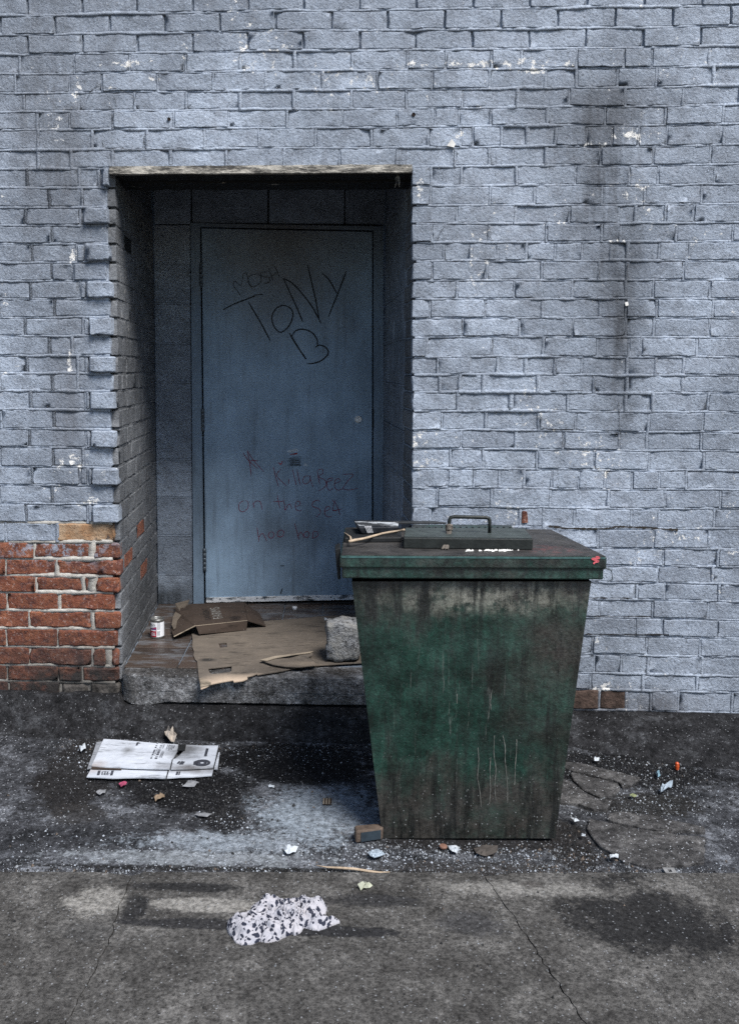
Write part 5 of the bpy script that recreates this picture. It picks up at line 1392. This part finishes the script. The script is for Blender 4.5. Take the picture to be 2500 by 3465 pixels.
# ------------------------------------------------------------------ spotted cloth
def Cl(x, y): return (720 + x / 3.272, 2950 + y / 3.272)
cl_out = [Cl(*p) for p in ((150, 590), (165, 530), (215, 475), (310, 425), (400, 395), (440, 350), (500, 310), (540, 270), (600, 255), (650, 275), (715, 265), (770, 290), (800, 318), (870, 300), (950, 270), (1025, 235), (1065, 290), (1130, 300), (1235, 330), (1272, 370), (1255, 430), (1205, 475), (1290, 490), (1370, 495), (1418, 528), (1330, 560), (1230, 600), (1170, 618), (1080, 605), (1010, 585),
          (975, 640), (900, 675), (880, 655), (800, 690), (720, 730), (600, 750), (520, 735), (430, 770), (330, 778), (250, 750), (205, 690), (170, 650))]
ZSLT = ZSL
Hc = 0.045
def cloth():
    poly = [on_z(*p, ZSLT + 0.012) for p in cl_out]
    n = len(poly); 
    dense = []
    for i in range(n):
        a, b = poly[i], poly[(i + 1) % n]
        for k in range(4): dense.append(a.lerp(b, k / 4))
    x0 = min(p.x for p in dense); x1 = max(p.x for p in dense); y0 = min(p.y for p in dense); y1 = max(p.y for p in dense)
    def inside(x, y):
        c = False; j = len(dense) - 1
        for i in range(len(dense)):
            a, b = dense[i], dense[j]
            if (a.y > y) != (b.y > y) and x < (b.x - a.x) * (y - a.y) / (b.y - a.y) + a.x: c = not c
            j = i
        return c
    st = 0.0022; nx = int((x1 - x0) / st) + 3; ny = int((y1 - y0) / st) + 3
    idx = {}; V = []; uv = []
    def edge_d(x, y): return min(math.hypot(p.x - x, p.y - y) for p in dense)
    cen = on_z(*Cl(820, 500), ZSLT); cut = on_z(*Cl(360, 500), ZSLT)
    for j in range(ny):
        for i in range(nx):
            x = x0 - st + i * st; y = y0 - st + j * st
            if not inside(x, y): continue
            d = edge_d(x, y)
            h = 1 - math.exp(-d / 0.011)
            # folds run along the bundle and are pulled together near the twist on the right
            tw_ = on_z(*Cl(965, 520), ZSLT); dx, dy = x - tw_.x, y - tw_.y; rr = math.hypot(dx, dy); an = math.atan2(dy, dx)
            wx_ = 0.35 * fbm(x * 14, y * 14, 2); wy_ = 0.35 * fbm(x * 14, y * 14, 7)
            f1_ = abs(nz(an * 2.6 + wx_ * 1.5, rr * 9, 1.0)) ; f2_ = abs(nz(x * 30 + wx_ * 3, y * 62 + wy_ * 3, 4)); f3_ = abs(nz(x * 60, y * 110, 9))
            n1 = nz(x * 20 + wx_ * 2.2 + 3, y * 34 + wy_ * 2.2, 4); n2 = nz(x * 44 + wx_ * 3, y * 80 + wy_ * 3, 9); n3 = nz(an * 3.1 + wx_, rr * 7, 2)
            cre = 0.015 * math.exp(-(n1 / .10) ** 2) + 0.008 * math.exp(-(n2 / .13) ** 2) + 0.012 * math.exp(-(n3 / .07) ** 2) * min(1, .05 / (rr + .02))
            z = ZSLT + 0.004 + h * (0.020 + 0.014 * min(1, d / 0.03) + 0.016 * n1 + 0.008 * n2 - cre)
            # the rolled rim and the opening at the left
            q = Vector(((x - cut.x) / 0.020, (y - cut.y) / 0.055)); 
            if q.length < 1: z -= h * 0.022 * (1 - q.length ** 2)
            idx[(i, j)] = len(V); V.append((x, y, max(z, ZSLT + 0.002)))
    Fq = []
    for (i, j), a in idx.items():
        if (i + 1, j) in idx and (i + 1, j + 1) in idx and (i, j + 1) in idx: Fq.append((a, idx[(i + 1, j)], idx[(i + 1, j + 1)], idx[(i, j + 1)]))
    # bring the hem down to the ground
    from collections import Counter
    ec = Counter()
    for f in Fq:
        for k in range(4): ec[tuple(sorted((f[k], f[(k + 1) % 4])))] += 1
    base = {}; extra = []
    for f in list(Fq):
        for k in range(4):
            a, b = f[k], f[(k + 1) % 4]
            if ec[tuple(sorted((a, b)))] == 1:
                for q in (a, b):
                    if q not in base: base[q] = len(V); V.append((V[q][0], V[q][1], ZSLT - 0.001))
                extra.append((b, a, base[a], base[b]))
    return V, Fq + extra
def make_cloth():
    m = Mat('spotted_cotton')
    w = m.t.nodes.new('ShaderNodeTexNoise'); m.put(w.inputs['Vector'], m.pos); w.inputs['Scale'].default_value = 34; w.inputs['Detail'].default_value = 2
    warp = m.vec('ADD', m.pos, m.vec('SCALE', m.vec('SUBTRACT', w.outputs['Color'], (.5, .5, .5)), 0.030))
    v = m.t.nodes.new('ShaderNodeTexVoronoi'); m.put(v.inputs['Vector'], m.vec('MULTIPLY', warp, (1.0, 0.62, 1.2))); v.inputs['Scale'].default_value = 70; v.inputs['Randomness'].default_value = 0.9
    k = m.step(v.outputs['Distance'], 0.40, 0.43, 1, 0)
    c = m.mix(m.step(m.noise(25, 4), 0.4, 0.7), (0.37, 0.36, 0.385), (0.26, 0.265, 0.30))
    c = m.mix(k, c, (0.018, 0.021, 0.036))
    return m.done(c, 0.9, m.noise(300, 3), 0.0008)
V, Fq = cloth()
tag(mesh_obj('spotted_cloth', V, Fq, make_cloth(), smooth=True), 'crumpled white cloth with dark spots dropped on the foreground concrete', 'cloth')

# ------------------------------------------------------------------ litter
def scrap(name, pts, z, mat, label, cat, th=0.001, bump=0.004, group=None, curl=None):
    """crumpled flat scrap: fan from a lifted middle"""
    P = [on_z(*p, z) for p in pts]; c = sum(P, Vector()) / len(P)
    out = []
    for i in range(len(P)):
        a, b = P[i], P[(i + 1) % len(P)]
        out += [a, a.lerp(b, .5) + (c - a) * 0.06 * rng.uniform(-1, 1)]
    n = len(out); V = []
    for i, p in enumerate(out): V.append(p + Vector((0, 0, max(0, bump * rng.uniform(-.3, 1)))))
    for i, p in enumerate(out): V.append(p.lerp(c, 0.5) + Vector((rng.uniform(-.002, .002), rng.uniform(-.002, .002), bump * rng.uniform(0, 1.6))))
    V.append(c + Vector((0, 0, bump)))
    Fq = []
    for i in range(n):
        j = (i + 1) % n; Fq += [(i, j, n + j, n + i), (n + i, n + j, 2 * n)]
    o = mesh_obj(name, V, Fq, mat)
    s = o.modifiers.new('thickness', 'SOLIDIFY'); s.thickness = th; s.offset = -1
    return tag(o, label, cat, group)
def R5(x, y): return (200 + x / 1.487, 2200 + y / 1.487)
def rect(cx, cy, w, h, k=1.487, R=R5): return [R(cx - w / 2, cy - h / 2), R(cx + w / 2, cy - h / 2 + 2), R(cx + w / 2 - 2, cy + h / 2), R(cx - w / 2 + 2, cy + h / 2 - 2)]
M_PAPER = plain('dirty_white_paper', (0.40, 0.43, 0.46), 0.9, 0.25, 30, 0.001)
M_LEAF = plain('dry_brown_leaf', (0.17, 0.125, 0.085), 0.85, 0.4, 30, 0.002)
M_GREYP = plain('grey_damp_paper', (0.16, 0.165, 0.175), 0.9, 0.4, 30, 0.002)
M_PLASTIC = plain('milky_clear_plastic', (0.26, 0.31, 0.36), 0.25, 0.3, 30, 0.001)
scrap('paper_scrap', rect(1068, 688, 32, 12), 0.004, M_PAPER, 'small white oblong of paper on the dark concrete left of the bin', 'paper')
scrap('dry_leaf', [R5(*p) for p in ((475, 745), (492, 733), (510, 740), (528, 730), (530, 742), (508, 758), (485, 763))], 0.003, M_LEAF, 'curled brown leaf scrap below the white carton', 'leaf', bump=0.010)
cs = thing('corrugated_scrap', 'short brown corrugated scrap on the pale concrete left of the bin', 'cardboard', on_z(*R5(1347, 765)))
for k in range(6):
    mb = MB(); x = 1330 + k * 7; mb.tube([on_z(*R5(x, 772), .006), on_z(*R5(x + 2, 749), .006)], .0032, 6); mb.obj('flute', M_CARDEDGE if k % 2 == 0 else M_CARTON, cs)
mb = MB(); mb.prism([on_z(*R5(*p), .0042) for p in ((1326, 774), (1370, 774), (1372, 748), (1330, 747))], .004); mb.obj('backing', M_CARTON, cs)
scrap('crumpled_paper', [R5(*p) for p in ((1130, 1000), (1152, 990), (1170, 998), (1204, 1004), (1190, 1020), (1160, 1030), (1135, 1026))], 0.004, M_PAPER, 'crumpled white paper scrap in front of the wooden block', 'paper', bump=0.010)
scrap('crumpled_paper', [R5(*p) for p in ((530, 440), (545, 420), (578, 420), (592, 455), (580, 468), (545, 466))], 0.010, plain('beige_paper', (0.33, 0.29, 0.25), 0.9, 0.5, 30, 0.002), 'beige crumpled paper lump at the kerb above the white carton', 'paper', bump=0.030)
scrap('pink_scrap', [R5(*p) for p in ((300, 675), (325, 666), (342, 670), (335, 685), (312, 690))], 0.004, plain('faded_pink_paper', (0.22, 0.04, 0.08), 0.8, 0.4, 30), 'faded pink scrap below the white carton', 'paper', bump=0.005)
scrap('flat_grey_scrap', [R5(*p) for p in ((185, 722), (205, 708), (238, 704), (232, 720), (205, 732))], 0.004, M_GREYP, 'grey flattened paper scrap below the left end of the white carton', 'paper', bump=0.006)
scrap('flat_grey_scrap', [R5(*p) for p in ((680, 828), (730, 820), (770, 826), (745, 842), (700, 840))], 0.003, M_GREYP, 'dark grey flat scrap beside the black stain in mid ground', 'paper', bump=0.003)
scrap('flat_grey_scrap', [R5(*p) for p in ((620, 690), (650, 660), (705, 668), (680, 690))], 0.004, M_GREYP, 'grey folded scrap under the right end of the white carton', 'paper', bump=0.006)
scrap('white_scrap', [R5(*p) for p in ((100, 490), (130, 478), (135, 500), (110, 515))], 0.008, M_PAPER, 'white torn scrap left of the white carton', 'paper', bump=0.010)
# bubble wrap
bwr = thing('bubble_wrap', 'scrap of dimpled bubble wrap on the ground by the bin corner', 'plastic', on_z(1270, 2886))
bpts = [(1050 + x / 3.272, 2700 + y / 3.272) for x, y in ((640, 610), (670, 585), (740, 565), (790, 590), (828, 622), (760, 650), (710, 662), (665, 645))]
mb = MB(); mb.prism([on_z(*p, 0.008 + .006 * rng.random()) for p in bpts], .0015); mb.obj('film', M_PLASTIC, bwr)
mb = MB()
for k in range(22):
    p = on_z(1050 + rng.uniform(668, 795) / 3.272, 2700 + rng.uniform(592, 645) / 3.272, .011); mb.lathe(p, [(.0055, 0), (.0045, .003), (.002, .0045), (.0003, .0048)], 8)
mb.obj('bubbles', M_PLASTIC, bwr, smooth=True)
# wooden block, stick
blk = [(1050 + x / 3.272, 2700 + y / 3.272) for x, y in ((488, 505), (800, 470), (800, 385), (480, 430))]
wb = thing('wooden_block', 'short broken brown wooden block lying against the foot of the bin', 'wood', on_z(1245, 2850))
P = [on_z(1050 + x / 3.272, 2700 + y / 3.272, -0.002) for x, y in ((500, 508), (800, 470), (805, 408), (478, 436))]
q = []
mb = MB(); mb.hexa(P, [p + Vector((0.001 * k, 0, h)) for k, (p, h) in enumerate(zip(P, (.040, .038, .040, .040)))]); 
bevel(mb.obj('block', plain('wet_brown_wood', (0.075, 0.055, 0.042), 0.7, 0.5, 25, 0.004), wb), .005)
mb = MB(); a, b = P[0].lerp(P[1], .2) + Vector((0, -.0012, .004)), P[1] + Vector((-.006, -.0012, .004)); mb.hexa([a, b, b + Vector((0, -.001, 0)), a + Vector((0, -.001, 0))][::-1], [p + Vector((0, 0, .030)) for p in (a, b, b + Vector((0, -.001, 0)), a + Vector((0, -.001, 0)))][::-1]); mb.obj('faded_print', plain('faded_blue_print', (0.022, 0.034, 0.045), 0.8), wb)
stk = MB(); sp_ = [(1050 + x / 3.272, 2700 + y / 3.272) for x, y in ((70, 752), (180, 772), (330, 780), (480, 790), (640, 815), (760, 832), (880, 826))]
stk.tube([on_z(*p, .0075) for p in sp_], [.0014, .0024, .0038, .0042, .0040, .0036, .0012], 7)
tag(stk.obj('wooden_stick', M_WOOD, smooth=True), 'thin pale stick lying along the seam in front of the bin', 'stick')
scrap('crushed_foil', [R6(*p) for p in ((15, 1200), (40, 1185), (75, 1178), (90, 1192), (60, 1208), (30, 1213))], .012, plain('dull_foil', (0.30, 0.31, 0.24), 0.5, 0.5, 40, .001), 'crushed pale wrapper on the foreground slab below the stick', 'wrapper', bump=.012)
scrap('foam_piece', [R6(*p) for p in ((470, 990), (510, 985), (530, 1000), (515, 1025), (490, 1022))], .004, M_PAPER, 'flat white foam scrap at the front foot of the bin', 'foam', bump=.006)
scrap('flat_leaf', [R6(*p) for p in ((600, 1000), (640, 990), (720, 992), (715, 1025), (660, 1040), (610, 1030))], .004, plain('dark_rotten_leaf', (0.05, 0.043, 0.038), .8, .4, 30, .002), 'dark rotten leaf at the front foot of the bin', 'leaf', bump=.005)
cn = MB(); cn.lathe(on_z(*R6(445, 993), .002), [(.0003, .006), (.011, .006), (.0125, .004), (.0125, 0)], 16); tag(cn.obj('copper_disc', plain('tarnished_copper', (0.16, 0.085, 0.06), .6, .3, 60)), 'round coppery disc among white bits in front of the bin', 'disc')
scrap('paper_scrap', rect(1305, 1040, 44, 18, R=R6), .016, M_PAPER, 'white paper scrap on the broken asphalt right of the bin, nearest the seam', 'paper')
scrap('paper_scrap', rect(1150, 933, 22, 14, R=R6), .010, M_PAPER, 'tiny white square close to the right foot of the bin', 'paper')
scrap('plastic_shard', [R6(*p) for p in ((1535, 700), (1560, 690), (1600, 678), (1590, 695), (1560, 720), (1540, 715))], .012, M_PLASTIC, 'clear plastic shards in the dark gravel near the right edge', 'plastic', bump=.018)
scrap('plastic_shard', [R6(*p) for p in ((1515, 618), (1530, 612), (1537, 632), (1525, 642))], .010, plain('pale_blue_plastic', (0.16, 0.26, 0.32), .3, .2), 'pale blue plastic bit in the black gravel by the kerb', 'plastic', bump=.008)
scrap('white_scrap', rect(1217, 552, 26, 16, R=R6), .010, M_PAPER, 'white chip in the black gravel between bin and kerb', 'paper', bump=.006)
scrap('green_leaf', [R6(*p) for p in ((1382, 735), (1400, 727), (1420, 733), (1405, 744))], .010, plain('yellow_green_leaf', (0.16, 0.18, 0.09), .7), 'small yellow green leaf in the gravel right of the bin', 'leaf', bump=.004)
scrap('white_scrap', [R6(*p) for p in ((1085, 845), (1110, 850), (1130, 862), (1105, 868))], .010, M_PAPER, 'torn white scrap beside the right side of the bin', 'paper', bump=.006)
oc = on_z(2290, 2604, 0); mb = MB(); mb.lathe(oc, [(.007, 0), (.008, .012), (.007, .024), (.003, .028), (.0005, .0285)], 14); tag(mb.obj('orange_cap', plain('orange_plastic', (0.42, 0.07, 0.02), .4, .1)), 'bright orange plastic cap on the gravel at the right edge', 'cap')
sq_ = on_z(*R6(1585, 1115), .004); wsh = MB()
for (dx, dy) in ((-.011, 0), (.011, 0)): wsh.box((sq_.x + dx - .006, sq_.y - .016, .002), (sq_.x + dx + .006, sq_.y + .016, .007))
for dy in (-.0115, .0115): wsh.box((sq_.x - .0052, sq_.y + dy - .0045, .0022), (sq_.x + .0052, sq_.y + dy + .0045, .0068))
tag(wsh.obj('square_washer', plain('dull_zinc', (0.20, 0.20, 0.20), .5, .4)), 'square metal washer on the seam at the far right', 'washer')
cap = thing('bottle_cap', 'white bottle cap on the dark tiles before the door', 'cap', on_z(997, 2057, ZS))
mb = MB(); cpos = on_z(997, 2061, ZS); mb.lathe(cpos, [(.0128, 0), (.0132, .003), (.0128, .011), (.011, .013), (.0005, .0132)], 20); mb.obj('cap_body', plain('white_cap', (0.66, 0.68, 0.72), .4, .1), cap, smooth=True)
mb = MB(); mb.lathe(cpos, [(.0136, .004), (.0138, .0045), (.0136, .0055)], 20); mb.obj('cap_ring', M_INK, cap)
scrap('paper_scrap', [(1096, 2093), (1106, 2091), (1107, 2098), (1098, 2100)], ZC + .002, M_PAPER, 'tiny white scrap on the cardboard behind the stone', 'paper', bump=.004)

def wall_crack(name, lines, w, ox, oy, sc, mat, out=0.0055):
    for ln in lines:
        pts = smooth_line([(ox + x / sc, oy + y / sc) for x, y in ln], 8); mb = MB()
        mb.ribbon([on_y(x + 2.0 * nz(i * .6, y, 1), y + 2.0 * nz(i * .6, x, 4), YW - out) for i, (x, y) in enumerate(pts)], [w * (0.35 + abs(nz(i * .33, ox + ln[0][0], 5)) * 1.6) for i in range(len(pts))], N_Y)
        mb.obj(name, mat, wall)
M_CRACK = plain('crack_dark', (0.022, 0.022, 0.024), .95)  # dark tone of the crack ribbons laid on the face
wall_crack('paint_crack', [[(350, 255), (345, 300), (290, 350), (270, 390), (250, 440)], [(350, 300), (440, 315), (540, 325), (640, 370), (695, 405), (680, 490)], [(505, 400), (520, 440), (530, 500)], [(460, 490), (505, 520), (495, 600), (490, 690)],
    [(800, 740), (780, 790), (800, 900)], [(480, 875), (560, 868), (650, 880), (800, 872)], [(830, 875), (950, 890), (1080, 875), (1210, 875)], [(400, 800), (410, 860), (470, 880)]], 0.0032, 200, 180, 2.727, M_CRACK)
wall_crack('paint_crack', [[(765, 20), (768, 140), (772, 230)], [(1150, 860), (1165, 980), (1195, 1020)], [(670, 1070), (665, 1180), (690, 1240), (880, 1235)], [(590, 1000), (610, 930), (660, 860)], [(855, 1870), (858, 2040), (900, 2060), (1060, 2055)], [(1185, 2100), (1190, 2250)], [(1130, 1700), (1105, 1720), (1108, 1820)], [(320, 815), (500, 820), (780, 838)], [(320, 615), (500, 612)], [(330, 1022), (515, 1030)]], 0.0028, 1300, 500, 3.24, M_CRACK)
wall_crack('paint_crack', [[(245, 1170), (262, 1300), (290, 1330)], [(78, 1370), (78, 1520), (300, 1530), (560, 1528)], [(690, 1370), (690, 1500), (730, 1540)], [(1365, 560), (1380, 710)], [(1045, 130), (1050, 290)], [(730, 150), (740, 300)], [(80, 1790), (100, 1920), (230, 1950), (560, 1950)], [(335, 2000), (340, 2150)], [(950, 1650), (955, 1850), (965, 2010)], [(1365, 1170), (1370, 1330), (1540, 1330)]], 0.0028, 1800, 850, 3.24, M_CRACK)
wall_crack('open_joint', [[(180, 905), (350, 930), (550, 935), (720, 938), (860, 930), (930, 915), (1100, 920), (1300, 930), (1420, 940), (1600, 950)]], 0.011, 1800, 1500, 3.24, plain('open_joint_shade', (0.03, 0.026, 0.022), .95), 0.004)  # dark ribbon on the face stands in for the deep gap's shade
wall_crack('open_joint', [[(600, 1695), (800, 1697), (1100, 1700)], [(610, 1890), (900, 1900), (1300, 1900)], [(590, 2095), (900, 2100), (1500, 2100)]], 0.006, 1800, 1500, 3.24, M_CRACK, 0.0045)
# nail holes in the wall, their dark painted on raised discs
def hole(px, py, r, label):
    c = on_y(px, py, YW - 0.0005); mb = MB(); V = []; Fq = []
    n = 14
    for (rr, d) in ((1.0, .004), (1.0, -.0025), (.8, -.0025), (.55, -.0015)):
        for k in range(n): V.append(c + Vector((r * rr * cos(2 * pi * k / n), d - .0025, r * rr * sin(2 * pi * k / n))))
    for i in range(3):
        for k in range(n): Fq.append((i * n + k, (i + 1) * n + k, (i + 1) * n + (k + 1) % n, i * n + (k + 1) % n))
    Fq.append(tuple(3 * n + k for k in range(n)))
    mb.add(V, Fq); mb.obj('anchor_hole', plain('painted_hole', (0.012, 0.006, 0.004), .9), wall, label=label)
hole(572, 402, .0065, 'round drilled hole above the left of the doorway'); hole(1399, 387, .0075, 'round drilled hole above the right of the doorway')
hole(1450, 1786, .005, 'small drilled hole low beside the bin lid')
# red chipped brick end behind the bin handle
mb = MB(); V, Fq = brick_mesh(on_y(1784, 1750, YW).x - on_y(1768, 1750, YW).x, .052, .02, 5); mb.add(place(V, on_y(1776, 1750, YW - .004), (1, 0, 0)), Fq); mb.obj('brick', M_BARE, wall, label='red chipped brick end above the bin lid')
# white plaster patch
mb = MB(); mb.prism([on_y(*p, YW - .006) for p in ((1512, 492), (1528, 468), (1541, 485), (1536, 497))], .003, up=N_Y); mb.obj('plaster_patch', plain('white_plaster', (0.72, 0.70, 0.66), .9), wall)
mb = MB(); mb.prism([on_y(*p, YW - .006) for p in ((2114, 1023), (2124, 1020), (2127, 1032), (2117, 1035))], .003, up=N_Y); mb.obj('plaster_patch', bpy.data.materials['white_plaster'], wall)

# grit: uncountable small bits
def bits(name, n, sampler, smin, smax, mat, flat=0.5):
    V = []; Fq = []
    for _ in range(n):
        s = sampler()
        if s is None: continue
        x, y, z = s
        r = smin + (smax - smin) * rng.random() ** 5
        a = rng.random() * 6.28; b = len(V); h = r * rng.uniform(.25, 1) * flat * 2
        m = rng.choice((3, 4, 5))
        for k in range(m):
            w = a + 6.28 * k / m; q = r * rng.uniform(.6, 1.1); V.append((x + q * cos(w), y + q * sin(w), z - .002 + (h * .3 if rng.random() < .4 else 0)))
        V.append((x + r * rng.uniform(-.4, .4), y + r * rng.uniform(-.4, .4), z + h))
        for k in range(m): Fq.append((b + k, b + (k + 1) % m, b + m))
    o = mesh_obj(name, V, Fq, mat); o['kind'] = 'stuff'; return o
def gz(x, y): return ZSL if y < seam_y(max(-1.5, min(1.6, x))) else ground_z(x, y) + .002
def samp(cx, cy, sx, sy):
    c = on_z(cx, cy)
    def f():
        x = rng.gauss(c.x, sx); y = rng.gauss(c.y, sy)
        if y > kerb_front(x) + .02 or (b0.x - .0 < x < b1.x and YBF < y < YBF + BD): return None
        return x, y, gz(x, y)
    return f
def seamer(off, sd):
    def f():
        x = rng.uniform(-1.1, 1.4); y = seam_y(x) + abs(rng.gauss(off, sd)); return x, y, gz(x, y)
    return f
def kerber():
    x = rng.uniform(-1.1, 1.4); y = kerb_front(x) - abs(rng.gauss(0, .06)); return x, y, gz(x, y)
def anyw():
    x = rng.uniform(-1.15, 1.4); y = rng.uniform(1.95, 3.5); return (x, y, gz(x, y)) if y < kerb_front(x) and not (b0.x < x < b1.x and YBF < y < YBF + BD) else None
def mixs(*fs):
    tot = sum(w for w, _ in fs)
    def f():
        r = rng.random() * tot
        for w, g in fs:
            r -= w
            if r <= 0: return g()
        return fs[-1][1]()
    return f
M_CHIP = plain('white_chips', (0.29, 0.315, 0.35), .9, .6, 60)
M_DARKG = plain('black_grit', (0.016, 0.016, 0.017), .8, .5, 90)
M_BROWNG = plain('brown_grit', (0.10, 0.08, 0.065), .9, .5, 90)
M_GREYG = plain('grey_grit', (0.17, 0.18, 0.19), .9, .5, 90)
bits('white_grit', 5200, mixs((3, seamer(.012, .03)), (2.2, samp(1500, 2890, .28, .03)), (1.5, samp(700, 2900, .45, .06)), (.7, kerber), (1.5, samp(2130, 2680, .20, .14)), (.5, anyw), (.5, samp(1000, 2540, .30, .06)), (.4, samp(800, 2780, .08, .04)), (.6, samp(330, 2560, .12, .08))), .0007, .0052, M_CHIP, .30)
bits('grey_grit', 4200, mixs((2, seamer(.01, .05)), (2, samp(1600, 2890, .35, .05)), (2, anyw), (2, samp(2130, 2700, .22, .14)), (1, kerber)), .001, .006, M_GREYG)
bits('black_grit', 12000, mixs((2, samp(640, 2690, .16, .07)), (2.5, samp(1000, 2570, .25, .10)), (2, kerber), (1.2, seamer(.0, .02)), (5, samp(2130, 2620, .25, .10)), (1.5, samp(1930, 2850, .05, .12)), (2, samp(300, 2610, .14, .18)), (.8, anyw), (1, samp(755, 2765, .06, .05))), .001, .007, M_DARKG, .6)
bits('brown_grit', 900, mixs((1.5, samp(1950, 2900, .2, .06)), (1, kerber), (1, anyw), (1, seamer(.02, .03))), .001, .008, M_BROWNG)
